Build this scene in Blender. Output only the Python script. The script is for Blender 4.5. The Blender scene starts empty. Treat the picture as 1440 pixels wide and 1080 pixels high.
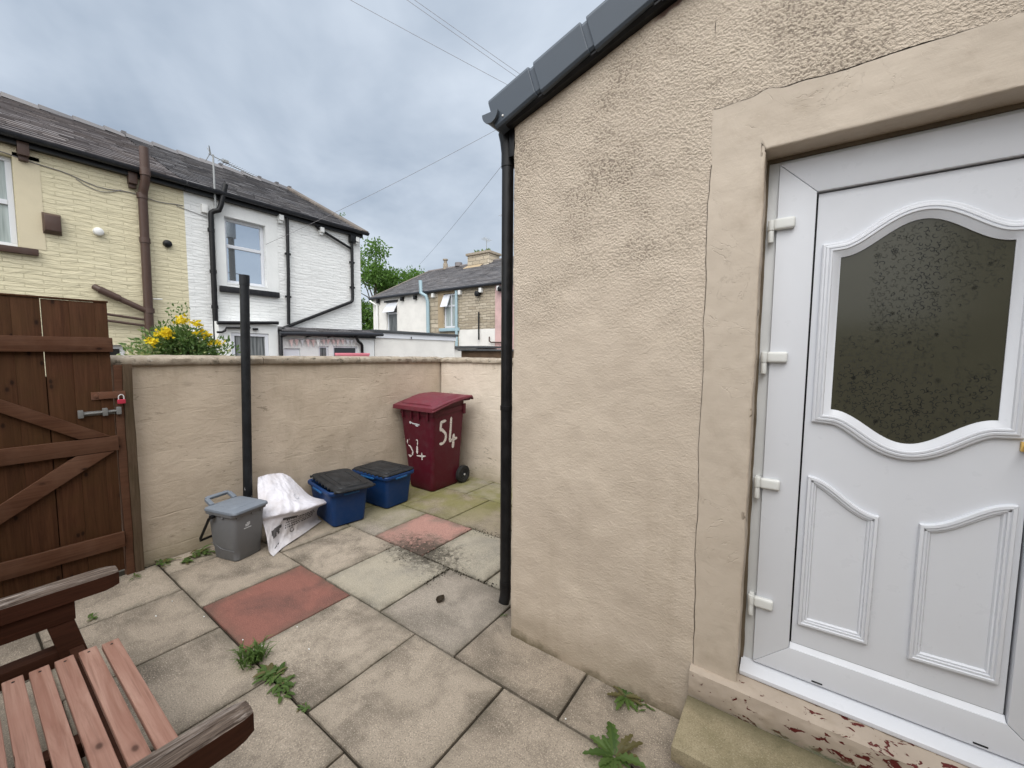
import bpy, bmesh, math, random
from math import sin, cos, pi, radians, sqrt
from mathutils import Vector as V, Matrix, noise as NZ
random.seed(7)
R = random.Random(11)
sc = bpy.context.scene
col = sc.collection

# ---------------------------------------------------------------- camera
# x runs along the rendered house wall, y goes away from the camera, z up (metres)
YAW, PITCH, ROLL = radians(-35.354), radians(-4.374), radians(0.391)
cu = V((cos(YAW), sin(YAW))); cv = V((-sin(YAW), cos(YAW)))
fw = V((0, cos(PITCH), sin(PITCH))); rt = V((1, 0, 0)); up = V((0, -sin(PITCH), cos(PITCH)))
r2 = cos(ROLL) * rt + sin(ROLL) * up; u2 = -sin(ROLL) * rt + cos(ROLL) * up
def uv(p): return V((p.x * cu.x + p.y * cu.y, p.x * cv.x + p.y * cv.y, p.z))
r2, u2, b2 = uv(r2), uv(u2), uv(-fw)
cam = bpy.data.cameras.new('camera')
cam.sensor_width = 36; cam.lens = 36 * 565.7 / 1440
cam.clip_start = 0.02; cam.clip_end = 2000
co = bpy.data.objects.new('camera', cam); col.objects.link(co)
co.matrix_world = Matrix(((r2.x, u2.x, b2.x, 0), (r2.y, u2.y, b2.y, 0), (r2.z, u2.z, b2.z, 1.53), (0, 0, 0, 1)))
sc.camera = co

# ---------------------------------------------------------------- light
SUN_EL, SUN_AZ = 52, 148            # azimuth clockwise from +y
SUN_STRENGTH, SKY_NISHITA, SKY_CLOUD, EXPOSURE = 1.2, 0.06, 1.0, 0.0
sd = V((sin(radians(SUN_AZ)) * cos(radians(SUN_EL)), cos(radians(SUN_AZ)) * cos(radians(SUN_EL)), sin(radians(SUN_EL))))
sl = bpy.data.lights.new('sun', 'SUN'); sl.energy = SUN_STRENGTH; sl.angle = radians(35); sl.color = (1, .97, .92)
so = bpy.data.objects.new('sun', sl); col.objects.link(so)
so.rotation_euler = sd.to_track_quat('Z', 'Y').to_euler(); so.location = (0, 0, 30)
sc.view_settings.view_transform = 'Standard'; sc.view_settings.look = 'None'
sc.view_settings.exposure = EXPOSURE; sc.view_settings.gamma = 1

class Sh:
    """small node-graph builder"""
    def __init__(s, nt): s.nt = nt
    def n(s, t, ins=None, **props):
        nd = s.nt.nodes.new(t)
        for k, v in props.items(): setattr(nd, k, v)
        for k, v in (ins or {}).items():
            sock = nd.inputs[k]
            if isinstance(v, bpy.types.NodeSocket): s.nt.links.new(v, sock)
            elif isinstance(v, (tuple, list)) and len(v) == 3 and sock.type == 'RGBA': sock.default_value = (*v, 1)
            else: sock.default_value = v
        return nd
    def noise(s, vec, scale, detail=4, rough=.55, dist=0):
        return s.n('ShaderNodeTexNoise', {'Vector': vec, 'Scale': scale, 'Detail': detail, 'Roughness': rough, 'Distortion': dist}).outputs['Fac']
    def vor(s, vec, scale, feature='F1', out='Distance'):
        return s.n('ShaderNodeTexVoronoi', {'Vector': vec, 'Scale': scale}, feature=feature).outputs[out]
    def rmp(s, f, a, b, lo=0., hi=1.):
        return s.n('ShaderNodeMapRange', {'Value': f, 'From Min': a, 'From Max': b, 'To Min': lo, 'To Max': hi}).outputs['Result']
    def m(s, op, a, b=0., c=0.):
        return s.n('ShaderNodeMath', {0: a, 1: b, 2: c}, operation=op).outputs[0]
    def mix(s, f, a, b, mode='MIX'):
        nd = s.n('ShaderNodeMix', {0: f}, data_type='RGBA', blend_type=mode)
        for i, v in ((6, a), (7, b)):
            if isinstance(v, bpy.types.NodeSocket): s.nt.links.new(v, nd.inputs[i])
            else: nd.inputs[i].default_value = (*v, 1)
        return nd.outputs[2]
    def scale(s, vec, xyz):
        return s.n('ShaderNodeVectorMath', {0: vec, 1: xyz}, operation='MULTIPLY').outputs[0]
    def add(s, vec, xyz):
        return s.n('ShaderNodeVectorMath', {0: vec, 1: xyz}, operation='ADD').outputs[0]
    def xyz(s, vec):
        return s.n('ShaderNodeSeparateXYZ', {0: vec}).outputs
    def comb(s, x=0., y=0., z=0.):
        return s.n('ShaderNodeCombineXYZ', {0: x, 1: y, 2: z}).outputs[0]
    def bump(s, h, strength=.5, dist=.01, normal=None):
        ins = {'Height': h, 'Strength': strength, 'Distance': dist}
        if normal is not None: ins['Normal'] = normal
        return s.n('ShaderNodeBump', ins).outputs[0]

def world():
    w = bpy.data.worlds.new('World'); sc.world = w; w.use_nodes = True
    nt = w.node_tree; nt.nodes.clear(); s = Sh(nt)
    d = s.n('ShaderNodeTexCoord').outputs['Generated']
    sky = s.n('ShaderNodeTexSky', sky_type='NISHITA', sun_disc=False, sun_elevation=radians(SUN_EL), sun_rotation=radians(SUN_AZ)).outputs[0]
    X, Y, Z = s.xyz(d)
    # cloud sheet: project the direction on a plane overhead so that the clouds flatten out to the horizon
    zz = s.m('ADD', s.m('MAXIMUM', Z, 0.), .22)
    p = s.comb(s.m('DIVIDE', X, zz), s.m('DIVIDE', Y, zz), 3.1)
    n1 = s.noise(s.scale(p, (1., 1.2, 1)), .95, 5, .5, .6)
    n2 = s.noise(s.add(p, (7.3, 2.1, 0)), 2.6, 5, .55, .3)
    f = s.m('ADD', s.m('MULTIPLY', n1, .72), s.m('MULTIPLY', n2, .28))
    f = s.rmp(f, .37, .63)
    c = s.mix(f, (.40, .485, .605), (.74, .825, .94))
    hz = s.rmp(Z, .02, .34, 1., 0.)
    c = s.mix(s.m('MULTIPLY', hz, .75), c, (.70, .78, .86))
    # the cloud is thinner, hence brighter, round the sun behind the camera and overhead
    dt = s.n('ShaderNodeVectorMath', {0: d, 1: tuple(sd)}, operation='DOT_PRODUCT').outputs['Value']
    g = s.rmp(dt, .35, 1., 0., 1.)
    c = s.mix(s.m('MULTIPLY', g, 1.), c, (3.7, 3.7, 3.7))
    low = s.rmp(Z, -.05, 0.0, 0., 1.)
    c = s.mix(low, (.16, .15, .13), c)
    A = s.n('ShaderNodeBackground', {'Color': sky, 'Strength': SKY_NISHITA}).outputs[0]
    B = s.n('ShaderNodeBackground', {'Color': c, 'Strength': SKY_CLOUD}).outputs[0]
    ms = s.n('ShaderNodeMixShader', {0: .93, 1: A, 2: B}).outputs[0]
    s.n('ShaderNodeOutputWorld', {'Surface': ms})
world()

# ---------------------------------------------------------------- materials
M = {}
def mat(name, fn):
    m = bpy.data.materials.new(name); m.use_nodes = True
    nt = m.node_tree; nt.nodes.clear(); s = Sh(nt)
    p = s.n('ShaderNodeTexCoord').outputs['Object']
    r = fn(s, p)
    ins = {'Base Color': r.get('c'), 'Roughness': r.get('r', .6), 'Metallic': r.get('m', 0.), 'Specular IOR Level': r.get('s', .5)}
    if r.get('n') is not None: ins['Normal'] = r['n']
    if 'coat' in r: ins['Coat Weight'] = r['coat']
    if 'tr' in r: ins['Transmission Weight'] = r['tr']
    b = s.n('ShaderNodeBsdfPrincipled', ins)
    out = b.outputs[0]
    if 'tl' in r:
        t = s.n('ShaderNodeBsdfTranslucent', {'Color': r['tl']}).outputs[0]
        out = s.n('ShaderNodeMixShader', {0: .35, 1: out, 2: t}).outputs[0]
    s.n('ShaderNodeOutputMaterial', {'Surface': out})
    M[name] = m
    return m
def isl(s): return s.n('ShaderNodeNewGeometry').outputs['Random Per Island']

def m_roughcast(s, p):
    X, Y, Z = s.xyz(p)
    big = s.noise(p, 1.9, 5, .65)
    up_ = s.rmp(s.m('ADD', Z, s.m('MULTIPLY', s.m('SUBTRACT', big, .5), 1.7)), 1.5, 2.2)
    v1 = s.noise(p, 115, 2, .5, 0.); v2 = s.noise(p, 240, 2, .6)
    lump = s.m('ADD', s.m('MULTIPLY', s.rmp(v1, .36, .66), .75), s.m('MULTIPLY', v2, .3))
    trowel = s.noise(s.scale(p, (1., 1., 2.2)), 17, 5, .64, 1.4)
    fine = s.noise(s.scale(p, (1, 1, 1.5)), 95, 3, .62, .8)
    amt = s.m('ADD', s.m('MULTIPLY', up_, .66), .10)
    h = s.m('ADD', s.m('MULTIPLY', lump, amt), s.m('ADD', s.m('MULTIPLY', trowel, .42), s.m('MULTIPLY', fine, .16)))
    hr = s.m('SUBTRACT', s.rmp(s.noise(s.scale(p, (1, 1, 1.8)), 3.6, 5, .7, 1.8), .494, .50), s.rmp(s.noise(s.scale(p, (1, 1, 1.8)), 3.6, 5, .7, 1.8), .50, .506))
    hr = s.m('MULTIPLY', hr, s.rmp(s.noise(p, 2.1, 3), .55, .65))
    dirtm = s.rmp(s.noise(p, 3.4, 5, .7), .46, .62)
    band = s.rmp(Z, 1.60, 1.80)
    pit = s.m('MULTIPLY', s.rmp(v1, .50, .36), s.m('MULTIPLY', up_, band))
    pitd = s.m('MULTIPLY', pit, s.m('ADD', s.m('MULTIPLY', dirtm, .85), .15))
    c = s.mix(s.rmp(s.noise(p, 2.3, 5, .6), .35, .68), (.495, .42, .34), (.555, .475, .385))
    c = s.mix(s.m('MULTIPLY', s.rmp(s.noise(p, 9, 5, .6), .5, .75), .25), c, (.43, .36, .28))
    c = s.mix(s.m('MULTIPLY', s.m('MULTIPLY', dirtm, up_), .20), c, (.34, .28, .21))
    c = s.mix(s.m('MULTIPLY', pitd, .68), c, (.15, .12, .095))
    st = s.m('MULTIPLY', s.rmp(s.noise(s.scale(p, (5, 1, .35)), 2.2, 4, .6), .56, .75), s.rmp(Z, 1.7, .4))
    c = s.mix(s.m('MULTIPLY', st, .3), c, (.36, .295, .22))
    ft = s.m('ADD', Z, s.m('MULTIPLY', s.noise(p, 5, 5, .65), .26))
    c = s.mix(s.m('MULTIPLY', s.rmp(ft, .36, .14), .62), c, (.26, .21, .145))
    c = s.mix(s.m('MULTIPLY', s.rmp(ft, .175, .12), .8), c, (.12, .10, .06))
    # bare mortar where the render stops short of the roof edge
    top = s.m('SUBTRACT', s.m('ADD', Z, s.m('MULTIPLY', s.noise(p, 14, 4, .6), .05)), s.m('MULTIPLY', X, .305))
    lim = s.m('MULTIPLY', s.rmp(top, 3.012, 3.022), s.m('MULTIPLY', s.rmp(X, -.54, -.50), s.rmp(X, .1, -.05)))
    c = s.mix(lim, c, s.mix(s.noise(p, 30, 4), (.13, .085, .07), (.24, .165, .135)))
    return dict(c=c, r=.75, s=.25, n=s.bump(s.m('SUBTRACT', h, s.m('MULTIPLY', lim, 1.2)), .75, .0085))
mat('roughcast', m_roughcast)

def m_trim(s, p):
    X, Y, Z = s.xyz(p)
    a = s.noise(s.scale(p, (1, 1, .6)), 11, 5, .65, .8); b = s.noise(p, 60, 3, .6)
    br = s.noise(s.scale(p, (2, 1, 26)), 4, 3, .6)
    h = s.m('ADD', s.m('ADD', s.m('MULTIPLY', a, .7), s.m('MULTIPLY', b, .16)), s.m('MULTIPLY', br, .12))
    c = s.mix(s.rmp(s.noise(p, 3, 5, .6), .35, .7), (.48, .41, .332), (.54, .465, .38))
    dv = s.m('MULTIPLY', s.rmp(s.noise(p, 7, 5, .7), .54, .72), .38)
    q_ = s.noise(s.scale(p, (1, 1, 1.3)), 4.5, 4, .65, 1.2)
    hr = s.m('MULTIPLY', s.m('MULTIPLY', s.rmp(q_, .494, .5), s.rmp(q_, .506, .5)), s.rmp(s.noise(p, 3.3, 2), .52, .62))
    h = s.m('SUBTRACT', h, s.m('MULTIPLY', hr, .5))
    edge = s.m('MULTIPLY', s.rmp(X, -.165, -.128), s.rmp(s.noise(s.scale(p, (1, 1, .8)), 9, 5, .7), .48, .66))
    chip = s.m('MULTIPLY', s.rmp(X, -.150, -.130), s.rmp(s.noise(s.scale(p, (1, 1, .6)), 17, 3, .6), .64, .67))
    c = s.mix(dv, c, (.36, .29, .22))
    lowz = s.rmp(Z, 2.245, 2.235)
    edge = s.m('MULTIPLY', edge, lowz); chip = s.m('MULTIPLY', chip, lowz)
    c = s.mix(s.m('MULTIPLY', edge, .5), c, (.27, .21, .15))
    c = s.mix(chip, c, (.10, .075, .05))
    return dict(c=c, r=.62, s=.35, n=s.bump(h, .5, .007))
mat('painted_stone', m_trim)

def m_yardwall(s, p, k=(1, 1, 1)):
    K = lambda c: tuple(a * b for a, b in zip(c, k))
    X, Y, Z = s.xyz(p)
    q = s.scale(p, (1, 1, 2.2))
    a = s.noise(q, 6.5, 6, .65, 1.0); b = s.noise(p, 45, 4, .6, .6)
    cr = s.vor(s.add(s.scale(p, (1, .5, 1.3)), (0, 0, 0)), 2.2, 'DISTANCE_TO_EDGE')
    row = s.m('ABSOLUTE', s.m('SUBTRACT', s.m('FRACT', s.m('ADD', s.m('DIVIDE', Z, .235), s.m('MULTIPLY', s.noise(p, 2.5, 3), .25))), .5))
    rowl = s.m('MULTIPLY', s.rmp(row, .03, 0.), s.rmp(s.noise(p, 2.2, 3), .45, .6))
    h = s.m('SUBTRACT', s.m('ADD', s.m('MULTIPLY', a, .8), s.m('MULTIPLY', b, .22)), s.m('MULTIPLY', rowl, .25))
    c = s.mix(s.rmp(s.noise(p, 1.6, 5, .6), .35, .68), K((.455, .378, .292)), K((.555, .468, .372)))
    st = s.rmp(s.noise(s.scale(p, (1, 1.6, .45)), 2.6, 5, .7), .52, .72)
    c = s.mix(s.m('MULTIPLY', st, .4), c, (.30, .245, .175))
    crk = s.m('MULTIPLY', s.rmp(s.noise(s.scale(p, (1, .7, 3.4)), 8, 4, .75, 1.5), .595, .66), s.rmp(s.noise(p, 1.9, 3), .44, .56))
    c = s.mix(s.m('MULTIPLY', crk, .7), c, (.2, .165, .12))
    foot = s.m('MULTIPLY', s.rmp(s.m('ADD', Z, s.m('MULTIPLY', s.noise(p, 4, 4), .3)), .36, .12), .6)
    c = s.mix(foot, c, (.25, .215, .13))
    tp = s.m('MULTIPLY', s.rmp(s.m('ADD', Z, s.m('MULTIPLY', s.noise(s.scale(p, (6, 6, .8)), 3, 4), .22)), 1.46, 1.56), .5)
    c = s.mix(tp, c, (.3, .25, .18))
    return dict(c=c, r=.75, s=.25, n=s.bump(h, .6, .013))
mat('yard_render', m_yardwall)
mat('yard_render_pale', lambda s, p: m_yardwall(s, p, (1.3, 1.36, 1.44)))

def m_coping(s, p):
    a = s.noise(p, 9, 6, .7); b = s.noise(p, 70, 3, .7)
    c = s.mix(s.rmp(a, .35, .65), (.25, .205, .155), (.37, .32, .255))
    lich = s.rmp(s.noise(s.scale(p, (1, 1, 1.5)), 16, 5, .7), .55, .66)
    c = s.mix(s.m('MULTIPLY', lich, .85), c, (.055, .05, .035))
    c = s.mix(s.m('MULTIPLY', s.rmp(s.noise(p, 21, 4, .6), .6, .7), .6), c, (.47, .44, .38))
    return dict(c=c, r=.85, s=.2, n=s.bump(s.m('ADD', a, s.m('MULTIPLY', b, .3)), .7, .012))
mat('coping', m_coping)

def slabmat(c1, c2, stain, gain=1., algae=True):
    def fn(s, p):
        X, Y, Z = s.xyz(p)
        k = isl(s)
        q = s.add(p, s.comb(s.m('MULTIPLY', k, 37.), s.m('MULTIPLY', k, 19.), 0.))
        sp = s.noise(q, 190, 2, .7); sp2 = s.noise(q, 420, 2, .5); bl = s.noise(q, 3.2, 6, .66, .4); md = s.noise(q, 16, 5, .7)
        sc_ = s.noise(s.scale(q, (.5, 2.2, 1)), 26, 4, .7, .8)
        c = s.mix(k, c1, c2)
        c = s.mix(s.m('MULTIPLY', s.rmp(bl, .45, .66), .95), c, stain)
        c = s.mix(s.m('MULTIPLY', s.rmp(s.noise(q, 1.6, 4, .6), .55, .72), .5), c, tuple(x * .6 for x in stain))
        c = s.mix(s.m('MULTIPLY', s.rmp(md, .52, .72), .4), c, tuple(x * .62 for x in c1))
        c = s.mix(s.m('MULTIPLY', s.rmp(sc_, .56, .72), .25), c, tuple(min(1, x * 1.45) for x in c2))
        c = s.mix(s.rmp(sp, .56, .72, 0., .8), c, tuple(min(1, x * 1.7) for x in c2))
        c = s.mix(s.rmp(sp, .45, .30, 0., .75), c, tuple(x * .40 for x in c1))
        c = s.mix(s.rmp(sp2, .55, .75, 0., .3), c, (.09, .085, .07))
        # grime that gathers along the joints
        gr_ = s.n('ShaderNodeAttribute', attribute_name='grime').outputs['Fac']
        gm = s.m('MULTIPLY', s.m('POWER', gr_, 1.5), s.rmp(s.noise(q, 4.5, 6, .72), .38, .62))
        c = s.mix(s.m('MULTIPLY', gm, .72), c, (.085, .075, .055))
        if algae:
            far = s.m('MULTIPLY', s.rmp(s.m('SUBTRACT', Y, s.m('MULTIPLY', X, .62)), 3.75, 4.7), s.rmp(s.noise(p, 2.6, 5, .6), .34, .55))
            c = s.mix(s.m('MULTIPLY', far, .8), c, s.mix(s.noise(p, 9, 4), (.125, .12, .03), (.235, .225, .085)))
        # soil washed into the low spot by the joints
        dv = s.n('ShaderNodeVectorMath', {0: s.scale(p, (1, 1.7, 0)), 1: (-2.28, 3.50, 0)}, operation='DISTANCE').outputs['Value']
        soil = s.m('MULTIPLY', s.rmp(s.m('ADD', dv, s.m('MULTIPLY', s.m('SUBTRACT', md, .5), 1.0)), .50, .12), .9)
        soil = s.m('MULTIPLY', soil, s.rmp(s.m('ADD', s.noise(p, 30, 6, .75), s.m('MULTIPLY', soil, .12)), .47, .56))
        c = s.mix(soil, c, (.05, .043, .033))
        h = s.m('ADD', s.m('ADD', s.m('MULTIPLY', sp, .35), s.m('MULTIPLY', md, .6)), s.m('MULTIPLY', sp2, .15))
        return dict(c=c, r=.8, s=.25, n=s.bump(h, .45, .004))
    return fn
mat('slab_buff', slabmat((.272, .225, .175), (.35, .298, .238), (.132, .110, .086)))
mat('slab_grey', slabmat((.285, .248, .205), (.325, .285, .24), (.175, .152, .125)))
mat('slab_pale', slabmat((.33, .295, .23), (.37, .335, .27), (.26, .24, .20)))
mat('slab_red', slabmat((.212, .092, .071), (.245, .106, .084), (.13, .068, .056), algae=False))
mat('slab_pink', slabmat((.33, .18, .15), (.37, .21, .175), (.22, .165, .135), algae=False))

def m_soil(s, p):
    a = s.noise(p, 30, 6, .7)
    return dict(c=s.mix(a, (.02, .018, .014), (.06, .05, .036)), r=.95, s=.1, n=s.bump(a, .8, .02))
mat('soil', m_soil)
def m_ground(s, p):
    a = s.noise(p, 1.5, 8, .7)
    return dict(c=s.mix(a, (.09, .085, .075), (.15, .14, .12)), r=.9, s=.2, n=s.bump(s.noise(p, 40, 5, .7), .5, .02))
mat('alley', m_ground)

def plastic(name, c, r=.4, dirt=.25, bump=.1, s_=.3):
    def fn(s, p):
        a = s.noise(p, 14, 5, .65); b = s.noise(p, 240, 2, .6)
        cc = s.mix(s.m('MULTIPLY', s.rmp(a, .45, .75), dirt), c, tuple(min(1, x * .6 + .05) for x in c))
        return dict(c=cc, r=s.rmp(a, .3, .7, max(.05, r - .08), r + .12), s=s_, n=s.bump(b, bump, .002))
    return mat(name, fn)
plastic('upvc', (.645, .662, .70), .32, .05, .03)
plastic('upvc_old', (.62, .63, .63), .35, .2, .03)
plastic('hinge_plastic', (.69, .70, .68), .35, .1)
plastic('anthracite', (.074, .091, .114), .38, .15)
plastic('black_pipe', (.006, .006, .007), .36, .15, .1, .3)
plastic('black_paint', (.010, .010, .012), .45, .35, .1, .35)
plastic('brown_pipe', (.075, .045, .035), .4, .3)
plastic('grey_gutter', (.022, .024, .030), .38, .3)
plastic('maroon', (.075, .004, .013), .5, .3, .25)
plastic('maroon_lid', (.13, .020, .032), .5, .5, .3)
plastic('blue', (.003, .030, .115), .5, .3, .2)
plastic('blue_rim', (.012, .085, .23), .5, .3, .2)
plastic('black_lid', (.013, .0145, .017), .5, .5, .3)
plastic('caddy_grey', (.165, .17, .18), .5, .25, .3)
plastic('caddy_lid', (.17, .195, .23), .48, .35, .3)
plastic('rubber', (.018, .018, .018), .75, .4)
plastic('pale_blue_pipe', (.33, .45, .50), .5, .3)
plastic('pink', (.72, .22, .27), .5, .2)
plastic('pink_pale', (.62, .46, .44), .7, .3)
plastic('grey_metal', (.30, .31, .31), .45, .4)
plastic('bolt_metal', (.17, .17, .165), .5, .6, .3)
plastic('wire', (.22, .21, .22), .6, .1)
plastic('lock_red', (.42, .03, .06), .35, .1)
plastic('steel', (.55, .55, .55), .3, .2)
plastic('rust', (.13, .055, .03), .75, .6, .6)
plastic('brass', (.62, .42, .14), .3, .2)
plastic('white_cap', (.75, .75, .73), .45, .3)
plastic('mark_pale', (.55, .56, .58), .6, .1)
plastic('print_dark', (.07, .065, .065), .7, .3)
plastic('print_pale', (.42, .42, .46), .7, .3)
plastic('curl_dark', (.008, .009, .008), .6, 0, 0)
plastic('curl_faint', (.029, .029, .020), .6, 0, 0)

def m_chalk(s, p):
    a = s.noise(p, 130, 3, .7)
    return dict(c=s.mix(s.rmp(a, .38, .5), (.35, .22, .22), (.74, .72, .68)), r=.8, s=.2)
mat('number_paint', m_chalk)

def m_gaspipe(s, p):
    Z = s.xyz(p)[2]
    a = s.noise(p, 9, 5, .7)
    chip = s.m('MULTIPLY', s.rmp(s.noise(s.scale(p, (1, 1, .3)), 26, 4, .7), .66, .70), s.rmp(Z, 1.2, .4))
    c = s.mix(s.rmp(a, .4, .7), (.007, .008, .010), (.016, .018, .021))
    c = s.mix(chip, c, (.35, .35, .36))
    return dict(c=c, r=.5, s=.3, n=s.bump(a, .2, .004))
mat('post_paint', m_gaspipe)

def wood(name, c1, c2, c3, axis, g=1., knots=True, bump=.5, fine=1., r=.7):
    """axis: which of x, y, z the grain runs along"""
    def fn(s, p):
        k = isl(s)
        q = s.add(p, s.comb(s.m('MULTIPLY', k, 31.), s.m('MULTIPLY', k, 17.), s.m('MULTIPLY', k, 23.)))
        st = [1., 1., 1.]; st[axis] = .055
        w = s.noise(s.scale(q, tuple(st)), 42 * g, 6, .65, 1.4)
        st2 = [1., 1., 1.]; st2[axis] = .03
        f = s.noise(s.scale(q, tuple(st2)), 170 * g, 3, .6)
        b = s.noise(q, 4, 5, .6)
        c = s.mix(s.rmp(w, .35, .68), c1, c2)
        c = s.mix(s.m('MULTIPLY', s.rmp(b, .42, .7), .6), c, c3)
        c = s.mix(s.m('MULTIPLY', s.rmp(f, .55, .7), .35 * fine), c, tuple(x * .5 for x in c1))
        c = s.mix(s.m('MULTIPLY', s.m('SUBTRACT', k, .3), .35), c, tuple(x * .65 for x in c3))
        if knots:
            xx = s.xyz(q); al = s.m('MULTIPLY', xx[axis], .55); ac = xx[1 if axis != 1 else 2]
            kd = s.n('ShaderNodeTexVoronoi', {'Vector': s.comb(al, ac, 0.), 'Scale': 9.}, voronoi_dimensions='2D').outputs['Distance']
            keep = s.rmp(s.noise(s.comb(al, ac, 3.), 2.3, 1), .52, .56); kn = s.m('MULTIPLY', s.rmp(kd, .09, .04), keep)
            c = s.mix(s.m('MULTIPLY', s.m('MULTIPLY', s.rmp(kd, .20, .07), keep), .35), c, tuple(x * .55 for x in c1))
            c = s.mix(s.m('MULTIPLY', kn, .8), c, tuple(x * .22 for x in c1))
        h = s.m('ADD', s.m('MULTIPLY', w, .6), s.m('MULTIPLY', f, .4))
        return dict(c=c, r=r, s=.15, n=s.bump(h, bump, .004))
    return mat(name, fn)
wood('gate_board', (.050, .019, .009), (.088, .037, .018), (.062, .032, .011), 2, .8)
wood('gate_rail', (.066, .027, .014), (.105, .047, .026), (.13, .07, .045), 1, .8)
wood('post_wood', (.070, .045, .028), (.125, .085, .058), (.055, .045, .022), 2, 1.2, False, 1.)
wood('slat_wood', (.235, .118, .085), (.42, .262, .205), (.29, .15, .112), 0, .7, True, .45, .9, .65)
wood('dark_stain', (.036, .013, .007), (.06, .022, .012), (.045, .018, .010), 1, .8, False, .4)

def m_weathered(s, p):
    X, Y, Z = s.xyz(p)
    q = s.scale(p, (1, .045, 1))
    w = s.noise(q, 130, 5, .7, 1.2); f = s.noise(s.scale(p, (1, .03, 1)), 420, 3, .6)
    g = s.noise(s.scale(p, (1, .08, 1)), 38, 5, .7, 1.0)
    c = s.mix(s.rmp(w, .38, .64), (.045, .032, .025), (.20, .155, .125))
    c = s.mix(s.m('MULTIPLY', s.rmp(g, .53, .66), .75), c, (.37, .32, .285))
    c = s.mix(s.m('MULTIPLY', s.rmp(g, .44, .36), .9), c, (.035, .024, .019))
    c = s.mix(s.m('MULTIPLY', s.rmp(f, .55, .66), .5), c, (.05, .035, .03))
    h = s.m('ADD', s.m('MULTIPLY', w, .6), s.m('ADD', s.m('MULTIPLY', g, .7), s.m('MULTIPLY', f, .2)))
    return dict(c=c, r=.85, s=.15, n=s.bump(h, 1., .009))
mat('weathered_wood', m_weathered)

def m_sill(s, p):
    X, Y, Z = s.xyz(p)
    a = s.noise(s.scale(p, (.7, 1, 1.3)), 38, 5, .6, .6)
    ramp = s.rmp(X, -.2, .35)
    edge = s.rmp(Z, .25, .17)
    pe = s.m('ADD', a, s.m('ADD', s.m('MULTIPLY', ramp, .11), s.m('MULTIPLY', edge, .085)))
    peel = s.rmp(pe, .672, .682)
    c = s.mix(s.rmp(s.noise(p, 6, 4), .3, .7), (.35, .29, .235), (.44, .37, .30))
    c = s.mix(s.m('MULTIPLY', s.rmp(s.noise(p, 11, 5, .7), .5, .7), .4), c, (.3, .24, .17))
    c = s.mix(peel, c, s.mix(s.noise(p, 30, 4), (.06, .006, .006), (.13, .02, .016)))
    gr = s.m('MULTIPLY', s.rmp(s.m('ADD', Z, s.m('MULTIPLY', a, .05)), .215, .185), s.m('MULTIPLY', s.rmp(X, -.15, .1), s.rmp(a, .44, .54)))
    c = s.mix(gr, c, s.mix(s.noise(p, 60, 3), (.10, .13, .05), (.36, .38, .27)))
    return dict(c=c, r=.7, s=.3, n=s.bump(s.m('SUBTRACT', s.m('MULTIPLY', s.noise(p, 18, 5, .6), .5), s.m('MULTIPLY', peel, .5)), .7, .006))
mat('peeling_sill', m_sill)

def m_step(s, p):
    sp = s.noise(p, 220, 2, .7); bl = s.noise(p, 5, 6, .65)
    Y = s.xyz(p)[1]
    c = s.mix(s.rmp(bl, .35, .68), (.20, .17, .10), (.33, .28, .185))
    c = s.mix(s.rmp(sp, .55, .75, 0., .6), c, (.45, .40, .29))
    c = s.mix(s.rmp(sp, .45, .3, 0., .6), c, (.11, .10, .07))
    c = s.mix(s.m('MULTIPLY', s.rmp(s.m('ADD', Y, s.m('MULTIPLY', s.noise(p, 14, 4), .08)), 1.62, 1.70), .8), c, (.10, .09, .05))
    return dict(c=c, r=.85, s=.2, n=s.bump(s.m('ADD', sp, bl), .5, .004))
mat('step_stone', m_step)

def coursed(name, ca, cb, mortar, rowh, bw, ax, bumpd=.03, var=.5, jit=.5, msz=.010, jt=.55, strat=0.):
    """stone courses on a wall; ax = horizontal axis of the wall"""
    def fn(s, p):
        X, Y, Z = s.xyz(p)
        hv = (X, Y)[ax]
        w = s.noise(p, 3.5, 3, .5)
        zz = s.m('ADD', Z, s.m('MULTIPLY', s.m('SUBTRACT', w, .5), rowh * jit))
        vec = s.comb(hv, zz, 0.)
        br = s.n('ShaderNodeTexBrick', {'Vector': vec, 'Color1': (0, 0, 0), 'Color2': (1, 1, 1), 'Mortar': (0, 0, 0), 'Scale': 1., 'Mortar Size': msz, 'Mortar Smooth': .6, 'Bias': 0., 'Brick Width': bw, 'Row Height': rowh})
        fac = br.outputs['Fac']; bc = br.outputs['Color']
        k = s.n('ShaderNodeSeparateColor', {0: bc}).outputs[0]
        n1 = s.noise(s.comb(s.m('MULTIPLY', hv, .5), zz, k), 17, 5, .65, .6)
        st = s.noise(s.comb(s.m('MULTIPLY', hv, .30), zz, .3), .85 / rowh, 3, .55, .5)
        c = s.mix(s.m('MULTIPLY', k, var), ca, cb)
        c = s.mix(s.rmp(s.noise(p, 1.3, 5, .6), .4, .7, 0., .5), c, tuple(x * .85 for x in ca))
        c = s.mix(s.m('MULTIPLY', s.rmp(n1, .55, .8), var * .4), c, tuple(x * .6 for x in ca))
        c = s.mix(fac, c, mortar)
        h = s.m('ADD', s.m('ADD', s.m('MULTIPLY', s.m('SUBTRACT', 1., fac), jt), s.m('MULTIPLY', st, strat)), s.m('ADD', s.m('MULTIPLY', n1, .6), s.m('MULTIPLY', k, .2)))
        return dict(c=c, r=.75, s=.25, n=s.bump(h, .8, bumpd))
    return mat(name, fn)
coursed('cream_stone', (.64, .58, .405), (.70, .64, .46), (.57, .515, .35), .062, .36, 1, .020, .5, .9, .006, .25, 1.3)
coursed('white_stone', (.76, .77, .76), (.80, .80, .79), (.72, .73, .72), .060, .36, 1, .018, .3, .9, .006, .22, 1.2)
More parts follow.
